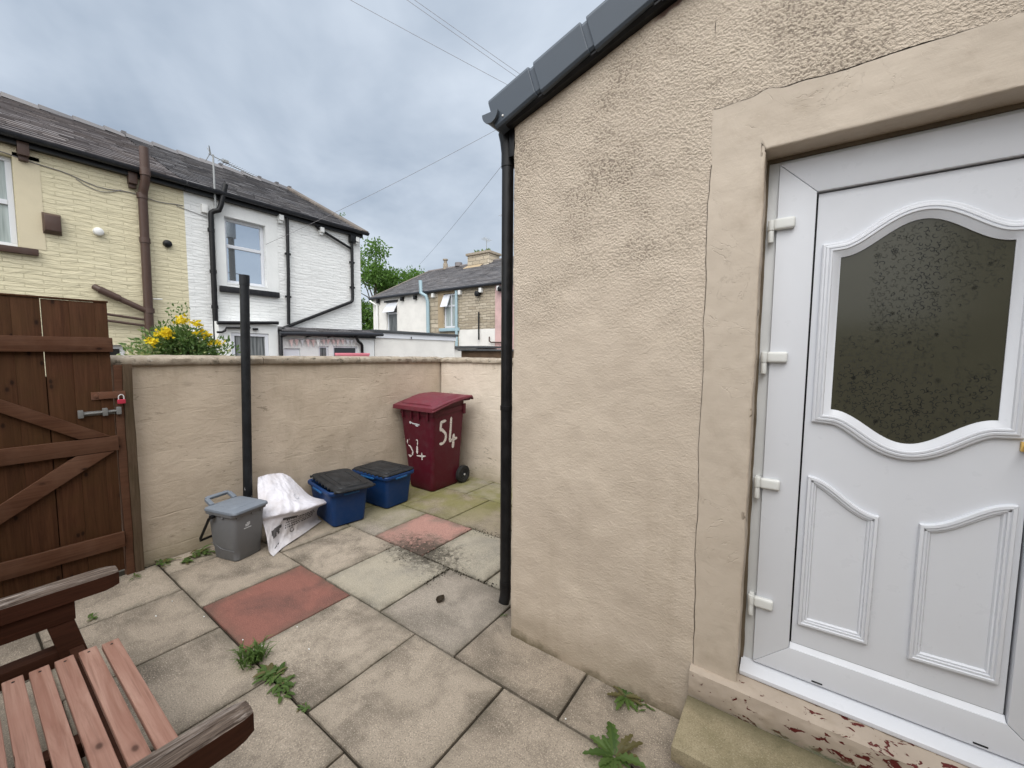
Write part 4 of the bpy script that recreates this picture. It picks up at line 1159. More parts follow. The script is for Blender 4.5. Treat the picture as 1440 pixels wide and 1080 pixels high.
# ---------------------------------------------------------------- white woven sack
ctrl = [[(-3.655, 1.47, .475), (-3.665, 1.55, .478), (-3.655, 1.65, .468), (-3.635, 1.72, .425)],
        [(-3.57, 1.43, .40), (-3.55, 1.53, .43), (-3.55, 1.65, .41), (-3.555, 1.76, .345)],
        [(-3.46, 1.39, .315), (-3.43, 1.53, .33), (-3.43, 1.66, .31), (-3.46, 1.82, .25)],
        [(-3.34, 1.36, .245), (-3.285, 1.50, .255), (-3.28, 1.68, .235), (-3.33, 1.93, .205)],
        [(-3.33, 1.36, .205), (-3.315, 1.50, .20), (-3.325, 1.66, .185), (-3.40, 1.86, .165)],
        [(-3.25, 1.35, .12), (-3.31, 1.48, .12), (-3.365, 1.65, .11), (-3.44, 1.85, .105)],
        [(-3.17, 1.33, .035), (-3.27, 1.46, .045), (-3.35, 1.64, .045), (-3.46, 1.87, .04)],
        [(-3.115, 1.335, .010), (-3.20, 1.45, .012), (-3.295, 1.64, .012), (-3.43, 1.885, .012)]]
def cubic(p, t):
    n = len(p) - 1; i = min(n - 1, int(t * n)); f = t * n - i
    P = [V(p[max(0, i - 1)]), V(p[i]), V(p[i + 1]), V(p[min(n, i + 2)])]
    return .5 * ((2 * P[1]) + (P[2] - P[0]) * f + (2 * P[0] - 5 * P[1] + 4 * P[2] - P[3]) * f * f + (3 * P[1] - P[0] - 3 * P[2] + P[3]) * f ** 3)
def ridge(x, y, s_): return 1 - abs(NZ.noise(V((x, y, s_)))) * 2
def sackpt(a, t, off=0.):
    p = cubic([cubic(r, a) for r in ctrl], t)
    p = V((p.x, p.y, p.z))
    w = .012 * ridge(a * 4.2, t * 5.5, 1.3) + .008 * ridge(a * 7 + t * 5, t * 4 - a * 3, 4.) + .004 * fbm(a * 18, t * 22, 2)
    w *= .35 + .65 * sin(pi * min(1, .1 + a * .9)); w -= .010
    return V((p.x + w * .8 - off, p.y - w * .2, max(.003, p.z + w * .5 - off * .6)))
b = MB(); NA, NB = 56, 84
fs_ = [[sackpt(i / NA, j / NB) for i in range(NA + 1)] for j in range(NB + 1)]
bk_ = [[sackpt(i / NA, j / NB, .006 + .05 * sin(pi * i / NA) * sin(pi * j / NB) * .6) for i in range(NA + 1)] for j in range(NB + 1)]
vs = [p for r in fs_ for p in r] + [p for r in bk_ for p in r]; K = (NA + 1) * (NB + 1); fcs = []
for j in range(NB):
    for i in range(NA):
        q = (j * (NA + 1) + i, j * (NA + 1) + i + 1, (j + 1) * (NA + 1) + i + 1, (j + 1) * (NA + 1) + i)
        fcs.append(q); fcs.append(tuple(K + k for k in reversed(q)))
per = [i for i in range(NA + 1)] + [j * (NA + 1) + NA for j in range(1, NB + 1)] + [NB * (NA + 1) + i for i in range(NA - 1, -1, -1)] + [j * (NA + 1) for j in range(NB - 1, 0, -1)]
for k in range(len(per)): a_, c_ = per[k], per[(k + 1) % len(per)]; fcs.append((a_, c_, K + c_, K + a_))
b.add(vs, fcs)
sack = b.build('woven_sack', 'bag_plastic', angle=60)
tag(sack, 'crumpled white woven plastic sack with dark printing lying against the wall', 'sack')
def onsack(a, t, d=.0025):
    p = sackpt(a, t); q = (sackpt(a + .01, t) - p).cross(sackpt(a, t + .01) - p).normalized()
    if q.x < 0: q = -q
    return p + q * d
def sackprint(strokes, name, m):
    b = MB()
    for pts, w_ in strokes:
        P = [V(pts[i]).lerp(V(pts[i + 1]), k / 8) for i in range(len(pts) - 1) for k in range(8)] + [V(pts[-1])]
        vs = []
        for i, p in enumerate(P):
            d = (P[min(len(P) - 1, i + 1)] - P[max(0, i - 1)]).normalized(); nn = V((-d.y, d.x)) * w_
            vs += [onsack(p.x + nn.x, p.y + nn.y), onsack(p.x - nn.x, p.y - nn.y)]
        b.add(vs, [(2 * i, 2 * i + 1, 2 * i + 3, 2 * i + 2) for i in range(len(P) - 1)])
    b.build(name, m, sack, smooth=False)
rs = random.Random(9); stx = []
for row in range(4):
    a_ = .42
    while a_ < .9:
        l = rs.uniform(.012, .045); t = .625 + row * .038
        stx.append(([(a_, t), (a_ + l, t)], .009 if row else .012)); a_ += l + rs.uniform(.008, .02)
stx += [([(.14, .72), (.30, .70)], .026), ([(.34, .60), (.60, .61)], .016), ([(.20, .70), (.34, .68)], .02), ([(.16, .76), (.24, .75)], .022), ([(.26, .72), (.30, .76)], .015)]
stx += [([(.55 + .035 * cos(k * pi / 6), .80 + .030 * sin(k * pi / 6)) for k in range(11)], .006), ([(.16, .90), (.22, .885)], .007), ([(.24, .88), (.28, .875)], .007)]
sackprint(stx, 'printing', 'print_dark')
sackprint([([(.66 + .035 * cos(k * pi / 5), .30 + .022 * sin(k * pi / 5)) for k in range(9)], .004), ([(.58, .33), (.60, .345)], .004)], 'printing', 'print_pale')

# ---------------------------------------------------------------- houses across the alley
def holed_wall(mb, a0, a1, z0, z1, holes, fn, depth, m=0, step=None):
    """wall face with openings; fn(a, z, d) -> point, d goes into the wall"""
    As = sorted({a0, a1, *[h[0] for h in holes], *[h[1] for h in holes]}); Zs = sorted({z0, z1, *[h[2] for h in holes], *[h[3] for h in holes]})
    for i in range(len(As) - 1):
        for j in range(len(Zs) - 1):
            ca, cz = (As[i] + As[i + 1]) / 2, (Zs[j] + Zs[j + 1]) / 2
            if any(h[0] < ca < h[1] and h[2] < cz < h[3] for h in holes): continue
            mb.add([fn(As[i], Zs[j], 0), fn(As[i + 1], Zs[j], 0), fn(As[i + 1], Zs[j + 1], 0), fn(As[i], Zs[j + 1], 0)], [(0, 1, 2, 3)], m)
    for h in holes:
        A, B, C, D = [(h[0], h[2]), (h[1], h[2]), (h[1], h[3]), (h[0], h[3])]
        for p, q in ((A, B), (B, C), (C, D), (D, A)):
            mb.add([fn(*p, 0), fn(*q, 0), fn(*q, depth), fn(*p, depth)], [(0, 1, 2, 3)], m)
def pbox(mb, fn, a0, a1, z0, z1, d0, d1, m=0):
    vs = [fn(a, z, d) for d in (d0, d1) for z in (z0, z1) for a in (a0, a1)]
    mb.add(vs, [(0, 1, 3, 2), (4, 6, 7, 5), (0, 4, 5, 1), (2, 3, 7, 6), (0, 2, 6, 4), (1, 5, 7, 3)], m)
def window(root, fn, a0, a1, z0, z1, bars, d=.07, fw_=.055, glass='window_glass', behind=None, m='upvc'):
    """bars: list of ('h', z) or ('v', a, za, zb)"""
    mb = MB()
    pbox(mb, fn, a0, a1, z0, z0 + fw_, d, d + .05); pbox(mb, fn, a0, a1, z1 - fw_, z1, d, d + .05)
    pbox(mb, fn, a0, a0 + fw_, z0 + fw_, z1 - fw_, d, d + .05); pbox(mb, fn, a1 - fw_, a1, z0 + fw_, z1 - fw_, d, d + .05)
    for bb in bars:
        if bb[0] == 'h': pbox(mb, fn, a0 + fw_, a1 - fw_, bb[1] - fw_ * .55, bb[1] + fw_ * .55, d - .004, d + .046)
        else: pbox(mb, fn, bb[1] - fw_ * .5, bb[1] + fw_ * .5, bb[2], bb[3], d - .002, d + .046)
    w_ = mb.build('window', m, root, bevel=.004, segs=1)
    mb = MB(); pbox(mb, fn, a0 + fw_ * .5, a1 - fw_ * .5, z0 + fw_ * .5, z1 - fw_ * .5, d + .028, d + .034)
    mb.build('pane', glass, w_, smooth=False)
    return w_
def slates(root, name, m, P0, A, Bv, rows_, wd, seed, th=.012):
    """P0 eave corner, A unit vector along the eave with length, Bv vector up the slope"""
    rs_ = random.Random(seed); P0, A, Bv = V(P0), V(A), V(Bv); n = A.cross(Bv).normalized()
    if n.z < 0: n = -n
    LA = A.length; a = A / LA; mb = MB(); h = Bv.length / rows_; b = Bv / Bv.length
    for r in range(rows_):
        x = -wd * rs_.random() * .5 - (wd * .5 if r % 2 else 0)
        while x < LA:
            w_ = wd * rs_.uniform(.8, 1.2); x0, x1 = max(0, x), min(LA, x + w_ - .004); x += w_
            if x1 - x0 < .02: continue
            up0 = rs_.uniform(.010, .020) + th; dz = rs_.uniform(-.006, .006)
            lo = P0 + b * (r * h - .01 + rs_.uniform(-.006, .006)); hi = P0 + b * ((r + 1) * h + .03)
            vs = [lo + a * x0 + n * up0, lo + a * x1 + n * (up0 + dz), hi + a * x1 + n * .002, hi + a * x0 + n * .002, lo + a * x0, lo + a * x1]
            mb.add(vs, [(0, 1, 2, 3), (0, 4, 5, 1)])
    return mb.build(name, m, root, smooth=False)
TX = -9.0
T = lambda a, z, d=0: (TX - d, a, z)
YC = 2.615
EZ, EX = 4.43, TX + .14       # eaves
RX, RZ = -12.5, 6.28           # ridge
def gutter_run(root, a0, a1, z, x, r=.062, m='grey_gutter'):
    g_ = MB()
    def ring(y):
        o = [(x + r * cos(t), y, z + r * sin(t)) for t in [pi + pi * i / 8 for i in range(9)]]
        return o + [(x + (r - .012) * cos(t), y, z + (r - .012) * sin(t)) for t in [2 * pi - pi * i / 8 for i in range(9)]]
    g_.loft([ring(a0), ring(a1)])
    return g_.build('gutter', m, root)
def terrace_roof(root, y0, y1, m, seed):
    slates(root, 'roof', m, (EX, y0, EZ + .02), (0, y1 - y0, 0), (RX - EX, 0, RZ - EZ - .02), 22, .30, seed)
    k = MB(); k.add([(EX + .02, y0, EZ), (EX + .02, y1, EZ), (RX, y1, RZ - .02), (RX, y0, RZ - .02), (-15.9, y0, EZ), (-15.9, y1, EZ)], [(0, 1, 2, 3), (3, 2, 5, 4), (0, 3, 4), (1, 5, 2)])
    k.build('roof_deck', 'roof_felt', root, smooth=False)
    rc = random.Random(seed); y = y0
    k = MB()
    while y < y1 - .05:
        e = min(y1, y + .46); h0 = rc.uniform(0, .02)
        k.add([(RX + .16, y, RZ - .05 + h0), (RX + .05, y, RZ + .075 + h0), (RX - .05, y, RZ + .075 + h0), (RX - .16, y, RZ - .05 + h0), (RX + .15, e, RZ - .05), (RX + .05, e, RZ + .055), (RX - .05, e, RZ + .055), (RX - .15, e, RZ - .05)],
              [(0, 1, 5, 4), (1, 2, 6, 5), (2, 3, 7, 6), (0, 3, 2, 1), (4, 5, 6, 7)])
        if rc.random() < .6: k.box(RX - .07, RX + .07, e - .05, e + .03, RZ + .04, RZ + .105)
        y = e
    k.build('ridge_tiles', 'slate_grey', root, smooth=False)
# --- cream house
ch = thing('terraced_house', 'cream painted stone terraced house with brown soil pipe beyond the wall', 'house', (TX, -1, 0))
CH = [(-.30, .70, 2.965, 4.20), (1.45, 1.735, 1.0, 1.62)]
k = MB(); holed_wall(k, -6, YC, -.05, EZ, CH, T, .16)
k.build('wall', 'cream_stone', ch, smooth=False)
k = MB()
for b_ in ((.703, .95, 2.975, 4.26), (-.30, .95, 4.205, 4.33)): pbox(k, T, *b_, -.006, .1)
pbox(k, T, -6, YC - .002, 4.335, EZ - .01, -.004, .1)
k.build('window_surround', 'cream_band', ch, smooth=False)
w_ = window(ch, T, -.298, .698, 2.967, 4.198, [('h', 3.58), ('v', .18, 3.02, 4.15)], .09, .06, 'net_curtain')
window(ch, T, 1.452, 1.733, 1.0, 1.618, [], .07, .06, 'dark_glass')
k = MB(); pbox(k, T, -.36, .87, 2.875, 2.962, -.07, .1); k.build('window_sill', 'brown_pipe', ch, bevel=.006)
k = MB(); k.loft([[(TX + d, 1.023 + s_ * sx, 3.365 + h_ * sz) for sx, sz in ((-1, -1), (1, -1), (1, 1), (-1, 1))] for d, s_, h_ in ((0, .088, .145), (.02, .094, .150), (.10, .078, .11), (.103, .07, .10))]); k.build('extractor_vent', 'brown_pipe', ch, bevel=.006)
for y, z, m_ in ((1.503, 3.372, 'white_cap'), (2.346, 3.375, 'black_pipe')):
    k = MB(); k.loft([[(TX + d, y + r * cos(2 * pi * i / 24), z + r * sin(2 * pi * i / 24)) for i in range(24)] for d, r in ((0, .062), (.03, .064), (.06, .055), (.075, .03), (.078, .01))]); k.build('vent_cap', m_, ch)
k = MB(); k.tube([(TX + .085, 2.01, 0), (TX + .085, 2.04, 4.02), (TX + .11, 2.045, 4.14), (TX + .20, 2.06, 4.28), (TX + .22, 2.06, 4.40), (TX + .22, 2.06, 4.80)], .062, 16)
for z in (4.06, 3.35, 2.2, 1.2): k.tube([(TX + .085, 2.035, z - .04), (TX + .085, 2.035, z + .04)], .072, 16)
k.tube([(TX + .22, 2.06, 4.36), (TX + .22, 2.06, 4.48)], .07, 16); k.build('soil_pipe', 'brown_pipe', ch)
k = MB(); k.tube([(TX + .0, 1.42, 2.52), (TX + .05, 1.46, 2.485), (TX + .07, 1.5, 2.455), (TX + .09, 2.0, 2.19)], .045, 12); k.tube([(TX + .065, 1.46, 2.478), (TX + .085, 1.68, 2.36)], .054, 12); k.build('waste_pipe', 'brown_pipe', ch)
for z in (2.10, 2.0):
    k = MB(); k.tube([(TX + .06, 1.30, z + .03), (TX + .07, 2.0, z - .055)], .020, 8); k.build('waste_pipe', 'brown_pipe', ch)
k = MB(); k.tube([(TX + .05, 2.10, 2.405), (TX + .05, 2.225, 2.413)], .011, 8); k.build('overflow_pipe', 'white_cap', ch)
for y in (.80, 1.93):
    k = MB(); pbox(k, T, y - .055, y + .055, 4.22, 4.40, -.12, 0); pbox(k, T, y - .045, y + .045, 4.16, 4.22, -.07, 0); k.build('gutter_bracket', 'brown_pipe', ch, bevel=.008)
k = MB(); pts = [(TX + .012, lerp(-1, 2.6, i / 30), 4.22 - .03 * i / 30 + .02 * sin(i * 1.1) - .12 * sst((i - 15) / 6)) for i in range(31)]
k.tube(pts, .006, 6); k.tube([(TX + .012, 1.3 + .5 * i / 10, 4.10 - .10 * sin(pi * i / 10)) for i in range(11)], .005, 6); k.tube([(TX + .012, 2.5, 4.06), (TX + .012, 2.95, 3.98)], .005, 6); k.build('cable', 'wire', ch)
gutter_run(ch, -6, YC - .01, 4.46, EX + .03)
k = MB(); pbox(k, T, -6, YC - .01, 4.34, 4.455, -.10, -.012); k.build('fascia', 'black_pipe', ch, smooth=False)
terrace_roof(ch, -6, YC - .01, 'slate_brown', 3)
# --- white house
wh = thing('terraced_house', 'white painted end terraced house with black drainpipes and blue reflecting upstairs window', 'house', (TX, 4.4, 0))
WE = 6.13
k = MB(); holed_wall(k, YC, WE, -.05, EZ, [(3.225, 3.945, 2.85, 4.085)], T, .16)
k.add([(TX, WE, -.05), (-15.8, WE, -.05), (-15.8, WE, EZ), (RX, WE, RZ - .05), (TX, WE, EZ)], [(0, 1, 2, 3, 4)]); k.build('wall', 'white_stone', wh, smooth=False)
k = MB()
for b_ in ((3.07, 3.222, 2.775, 4.32), (3.948, 4.17, 2.775, 4.32), (3.222, 3.948, 4.088, 4.32)): pbox(k, T, *b_, -.006, .1)
pbox(k, T, YC + .002, 3.068, 4.20, EZ - .01, -.004, .1); pbox(k, T, 4.172, WE - .002, 4.26, EZ - .01, -.004, .1)
k.build('window_surround', 'white_band', wh, smooth=False)
window(wh, T, 3.227, 3.943, 2.852, 4.083, [('h', 3.56)], .10, .055)
k = MB(); pbox(k, T, 3.09, 4.15, 2.655, 2.765, -.075, .1); k.build('window_sill', 'black_paint', wh, bevel=.006)
k = MB(); k.tube([(TX + .08, 2.968, 0), (TX + .08, 2.985, 4.00), (TX + .085, 2.99, 4.06), (TX + .10, 3.03, 4.10), (TX + .13, 3.10, 4.13), (TX + .15, 3.125, 4.22), (TX + .17, 3.21, 4.62)], .045, 14)
for z in (3.75, 3.0, 2.35): k.tube([(TX + .08, 2.978, z - .03), (TX + .08, 2.978, z + .03)], .056, 14)
k.build('soil_pipe', 'black_pipe', wh)
def pipe(name, pts, r, root=wh, m='black_pipe', clips=()):
    k = MB(); k.tube(pts, r, 12)
    for c in clips: k.box(c[0] - r, c[0] + r * .3, c[1] - r * 1.7, c[1] + r * 1.7, c[2] - .02, c[2] + .02)
    return k.build(name, m, root)
pipe('downpipe', [(TX + .06, 4.36, 4.40), (TX + .06, 4.345, 3.2), (TX + .06, 4.315, 2.12)], .033, clips=[(TX + .06, 4.352, 3.6), (TX + .06, 4.33, 2.7)])
pipe('downpipe', [(TX + .06, 5.868, 4.20), (TX + .06, 5.855, 2.84), (TX + .06, 5.845, 2.78), (TX + .06, 5.80, 2.74), (TX + .06, 4.22, 2.035), (TX + .33, 4.06, 1.98), (TX + .36, 4.00, 1.93), (TX + .36, 3.995, 0)], .036, clips=[(TX + .06, 5.865, 3.7), (TX + .06, 5.86, 3.1)])
pipe('waste_pipe', [(TX + .07, 4.98, 4.34), (TX + .07, 5.02, 4.30), (TX + .06, 5.85, 4.02)], .028)
k = MB(); pbox(k, T, 5.80, 5.94, 4.17, 4.33, -.13, -.01); k.build('hopper', 'black_pipe', wh, bevel=.01)
for y, z in ((4.22, 4.30), (5.10, 4.27), (5.99, 4.26)):
    k = MB(); pbox(k, T, y - .045, y + .045, z - .05, z + .06, -.13, 0); pbox(k, T, y - .035, y + .035, z - .10, z - .05, -.09, 0); k.build('gutter_bracket', 'white_band', wh, bevel=.008)
k = MB(); pbox(k, T, 2.86, 2.95, 4.05, 4.20, -.06, 0); pbox(k, T, 3.06, 3.12, 4.10, 4.26, -.08, 0); k.build('junction_box', 'white_cap', wh, bevel=.008)
gutter_run(wh, YC, WE + .12, 4.46, EX + .03)
k = MB(); pbox(k, T, YC, WE + .02, 4.34, 4.455, -.10, -.012); k.build('fascia', 'black_pipe', wh, smooth=False)
terrace_roof(wh, YC, WE + .06, 'slate_grey', 5)
k = MB(); q = V((RX - EX, 0, RZ - EZ)); qn = V((-q.z, 0, q.x)).normalized() * -1
for t0, t1 in ((0, .33), (.335, .66), (.665, 1.0)):
    a_ = V((EX, WE + .055, EZ + .05)) + q * t0; c_ = V((EX, WE + .055, EZ + .05)) + q * t1
    k.obox((a_ + c_) / 2, (c_ - a_) / 2, (0, .10, 0), qn * .035)
k.build('verge_coping', 'roof_verge', wh, bevel=.01)
# small flat fronted extension with a black pipe along the top
X2 = -8.70
T2 = lambda a, z, d=0: (X2 - d, a, z)
k = MB(); holed_wall(k, 2.945, 3.975, -.05, 2.07, [(3.14, 3.80, 1.30, 1.885)], T2, .12)
k.add([(X2, 2.945, -.05), (TX, 2.945, -.05), (TX, 2.945, 2.10), (X2, 2.945, 2.07), (X2, 3.975, -.05), (TX, 3.975, -.05), (TX, 3.975, 2.10), (X2, 3.975, 2.07)], [(0, 1, 2, 3), (4, 5, 6, 7), (3, 2, 6, 7)])
k.build('bay_wall', 'white_band', wh, smooth=False)
window(wh, T2, 3.142, 3.798, 1.302, 1.883, [], .02, .06, 'dark_curtain')
pipe('waste_pipe', [(X2 + .05, 2.91, 2.045), (X2 + .05, 3.55, 2.085), (X2 + .05, 3.97, 2.11)], .034)
pipe('waste_pipe', [(X2 + .05, 2.90, 1.875), (X2 + .05, 2.98, 1.88), (X2 + .05, 3.03, 1.91), (X2 + .05, 3.05, 1.965), (X2 + .05, 3.45, 1.985)], .020)
k = MB(); k.obox((X2 + .03, 3.55, 1.965), (.03, 0, 0), (0, .04, 0), (0, 0, .02)); k.build('junction_box', 'black_pipe', wh, bevel=.006)
# lean-to with a slate roof
k = MB(); holed_wall(k, 3.985, 6.27, -.05, 1.88, [(4.83, 5.06, .9, 1.66), (5.17, 5.80, .9, 1.665), (4.08, 4.42, -.04, 1.60)], T2, .12)
k.add([(X2, 6.27, -.05), (TX, 6.27, -.05), (TX, 6.27, 2.10), (X2, 6.27, 1.92)], [(0, 1, 2, 3)]); k.build('lean_to_wall', 'white_band', wh, smooth=False)
window(wh, T2, 4.832, 5.058, .902, 1.658, [], .02, .035, 'dark_curtain'); window(wh, T2, 5.172, 5.798, .902, 1.663, [], .02, .035, 'dark_glass')
k = MB(); pbox(k, T2, 4.082, 4.418, -.04, 1.598, .03, .07); pbox(k, T2, 4.13, 4.37, .9, 1.45, .024, .03); k.build('side_door', 'upvc', wh, bevel=.005)
slates(wh, 'lean_to_roof', 'slate_grey', (X2 + .13, 3.985, 1.955), (0, 2.29, .03), (-.43, 0, .10), 3, .3, 9)
k = MB(); pbox(k, T2, 3.985, 6.27, 1.87, 1.945, -.075, -.004); k.build('fascia', 'black_pipe', wh, smooth=False)
g_ = MB(); g_.tube([(X2 + .14, 3.96, 1.895), (X2 + .14, 6.42, 1.975)], .044, 12); g_.build('gutter', 'grey_gutter', wh)
for y in (4.06, 4.58, 5.07, 5.60, 6.2):
    k = MB(); k.obox((X2 + .07, y, 1.845 + (y - 4) * .03), (.06, .02, .015), (0, .018, 0), (0, 0, .012)); k.build('gutter_bracket', 'black_pipe', wh, bevel=.004)
pipe('downpipe', [(X2 + .13, 5.70, 1.95), (X2 + .13, 5.70, 1.84), (X2 + .12, 5.74, 1.79), (X2 + .06, 5.86, 1.735), (X2 + .05, 5.89, 1.69), (X2 + .05, 5.90, 0)], .034)
# bunting
bt = thing('bunting', 'faded pink and grey pennant bunting strung under the white lean-to gutter', 'bunting', (X2 + .1, 4.9, 1.7))
k = MB(); k.tube([(X2 + .055, lerp(4.12, 5.68, i / 20), lerp(1.79, 1.835, i / 20) - .012 * sin(i * 2.1)) for i in range(21)], .005, 5); k.build('string', 'wire', bt)
rb = random.Random(6)
for i in range(13):
    y = 4.17 + i * .117; z = lerp(1.785, 1.825, i / 12); k = MB(); tw = rb.uniform(-.035, .045); hh = rb.uniform(.14, .19) * (1 if i < 6 else .8)
    k.prism([(0, z), (.082, z + .003), (.041 + rb.uniform(-.02, .03), z - hh)], lambda a, b, d, y=y, tw=tw, z=z: (X2 + .05 + d + tw * (z - b) * 4, y + a, b), 0, .003)
    k.build('pennant', rb.choice(['pink_pale', 'mark_pale', 'pink_pale', 'white_cap']), bt, smooth=False)
k = MB(); k.box(-8.0, -7.96, 4.80, 5.60, .75, 1.507); k.box(-8.01, -7.95, 4.79, 5.61, 1.46, 1.510); k.box(-8.3, -8.0, 4.83, 4.87, .0, 1.4); k.box(-8.3, -8.0, 5.53, 5.57, .0, 1.4)
tag(k.build('plastic_panel', 'pink', bevel=.008), 'pink plastic panel whose top edge shows above the wall coping', 'panel')
# television aerial on the white house
ta = thing('television_aerial', 'thin grey television aerial on a mast above the white house gutter', 'aerial', (TX + .15, 3.06, 4.1))
k = MB(); k.tube([(TX + .12, 3.05, 4.08), (TX + .12, 3.05, 5.10)], .016, 8); k.build('mast', 'grey_metal', ta)
k = MB(); A0, A1 = V((TX + .12, 2.98, 5.09)), V((TX + .12, 3.72, 4.95)); k.tube([A0, A1], .009, 6)
for i in range(15):
    p = A0.lerp(A1, .25 + .75 * i / 14); k.tube([p + V((-.10, -.01, .0)), p + V((.10, .01, 0))], .004, 5)
for s_ in (-1, 1): k.tube([A0 + V((0, .02, 0)), A0 + V((s_ * .10, -.02, .11 * s_))], .006, 5); k.tube([A0 + V((0, .04, 0)), A0 + V((-.05 * s_, .0, .12))], .006, 5)
k.box(TX + .09, TX + .15, 3.20, 3.29, 5.03, 5.075); k.build('antenna', 'grey_metal', ta)

# --- neighbouring flat roofed extension
fe = thing('flat_roofed_extension', 'low white extension with flat black edged roof between the two houses', 'extension', (X2, 7.7, 0))
k = MB(); k.box(-11.4, X2 - .03, 6.31, 9.20, -.05, 1.92); k.build('wall', 'white_render', fe, smooth=False)
k = MB(); k.box(-11.4, X2, 6.30, 9.24, 1.90, 2.03); k.build('fascia', 'white_fascia', fe, smooth=False)
k = MB(); k.box(-11.45, X2 + .05, 6.26, 9.30, 2.032, 2.10); k.build('roof_edge', 'roof_felt', fe, bevel=.01)
k = MB(); k.tube([(X2 + .02, 7.45, 1.90), (X2 + .02, 7.45, 1.96)], .012, 6); k.build('overflow_pipe', 'black_pipe', fe)

# --- far house seen end on over the wall
FYY = 14.0
Fq = lambda a, z, d=0: (a, FYY + d, z)
fh = thing('stone_house', 'far slate roofed house part white render, part bare stone, with pale blue pipes', 'house', (-14, FYY, 0))
E2 = 4.47
k = MB(); holed_wall(k, -19.45, -15.06, -.05, E2, [(-18.30, -17.42, 2.60, 4.20)], Fq, .2)
k.add([(-19.45, 14, -.05), (-19.45, 22.4, -.05), (-19.45, 22.4, E2), (-19.45, 18.2, 6.60), (-19.45, 14, E2)], [(0, 1, 2, 3, 4)]); k.build('wall', 'white_render', fh, smooth=False)
k = MB(); holed_wall(k, -15.06, -13.0, -.05, E2, [(-13.97, -13.10, 2.72, 4.32)], Fq, .2, 1); k.build('wall', ['sand_stone_fine', 'sand_stone'], fh, smooth=False)
k = MB(); holed_wall(k, -13.0, -10.84, 2.60, E2, [], Fq, .2); k.build('wall', 'sand_stone_fine', fh, smooth=False)
k = MB(); holed_wall(k, -13.0, -10.84, -.05, 2.60, [], Fq, .2); k.build('wall', 'white_render', fh, smooth=False)
k = MB(); pbox(k, Fq, -14.35, -13.973, 2.55, E2, -.012, .1); pbox(k, Fq, -13.973, -13.09, 4.323, E2, -.012, .1); k.build('window_surround', 'sandstone_dressed', fh, smooth=False)
w1 = window(fh, Fq, -18.295, -17.425, 2.605, 4.195, [('h', 3.62)], .08, .08, 'dark_curtain')
k = MB(); pbox(k, Fq, -18.45, -17.32, 4.205, 4.30, -.03, .1); k.build('window_lintel', 'black_paint', fh, smooth=False)
k = MB()
for (a_, c_) in (((-18.31, -17.41), (3.66, 4.17)),):
    k.add([(a_[0], FYY + .07, c_[1]), (a_[1], FYY + .07, c_[1]), (a_[1], FYY - .22, c_[0]), (a_[0], FYY - .22, c_[0]), (a_[0], FYY + .03, c_[1]), (a_[1], FYY + .03, c_[1]), (a_[1], FYY - .26, c_[0]), (a_[0], FYY - .26, c_[0])], [(0, 1, 2, 3), (4, 5, 6, 7), (0, 4, 7, 3), (1, 5, 6, 2), (3, 2, 6, 7), (0, 1, 5, 4)])
k.build('open_sash', 'upvc', w1, smooth=False)
w2 = window(fh, Fq, -13.965, -13.105, 2.725, 4.315, [('h', 3.75), ('v', -13.53, 2.78, 4.26)], .06, .075, 'net_curtain')
k = MB(); k.add([(-13.99, FYY + .05, 4.28), (-13.56, FYY + .05, 4.28), (-13.56, FYY - .2, 3.70), (-13.99, FYY - .2, 3.70), (-13.99, FYY + .01, 4.28), (-13.56, FYY + .01, 4.28), (-13.56, FYY - .24, 3.70), (-13.99, FYY - .24, 3.70)], [(0, 1, 2, 3), (4, 5, 6, 7), (0, 4, 7, 3), (1, 5, 6, 2), (3, 2, 6, 7), (0, 1, 5, 4)]); k.build('open_sash', 'upvc', w2, smooth=False)
k = MB(); pbox(k, Fq, -14.2, -12.95, 2.55, 2.70, -.12, .1); k.build('window_sill', 'pale_blue_pipe', fh, bevel=.01)
pipe('soil_pipe', [(-14.95, FYY - .10, 2.2), (-14.97, FYY - .10, 4.05), (-15.0, FYY - .18, 4.3), (-15.25, FYY - .28, 4.45), (-15.28, FYY - .28, 5.05)], .085, fh, 'pale_blue_pipe')
pipe('downpipe', [(-13.06, FYY - .10, 0.5), (-13.06, FYY - .10, 4.40)], .065, fh, 'pale_blue_pipe')
pipe('downpipe', [(-19.40, FYY - .25, 4.35), (-19.1, FYY - .1, 4.15), (-19.0, FYY - .08, 4.1), (-19.0, FYY - .08, 0)], .05, fh, 'white_cap')
pipe('waste_pipe', [(-11.72, FYY - .08, 3.35), (-11.72, FYY - .08, 2.12)], .035, fh)
for a_ in (-18.9, -16.9, -15.9, -14.6, -12.85, -11.6, -10.6):
    k = MB(); pbox(k, Fq, a_ - .07, a_ + .07, 4.20, 4.40, -.16, 0); k.build('gutter_bracket', 'black_pipe' if a_ < -15 else 'white_cap', fh, bevel=.01)
k = MB(); k.loft([[(-11.75 + r * cos(2 * pi * i / 14), FYY - d, 4.15 + r * sin(2 * pi * i / 14)) for i in range(14)] for d, r in ((0, .09), (.2, .13), (.24, .04))]); k.build('security_lamp', 'black_pipe', fh)
k = MB(); k.tube([(-19.55, FYY - .16, 4.47), (-8, FYY - .16, 4.52)], .07, 10); k.build('gutter', 'grey_gutter', fh)
slates(fh, 'roof', 'slate_grey', (-19.5, FYY - .12, E2 + .06), (11.5, 0, .02), (0, 4.3, 2.12), 20, .42, 13, .02)
k = MB(); k.add([(-19.5, FYY - .1, E2), (-8, FYY - .1, E2), (-8, 18.2, 6.60), (-19.5, 18.2, 6.60), (-19.5, 22.4, E2), (-8, 22.4, E2)], [(0, 1, 2, 3), (3, 2, 5, 4)]); k.build('roof_deck', 'roof_felt', fh, smooth=False)
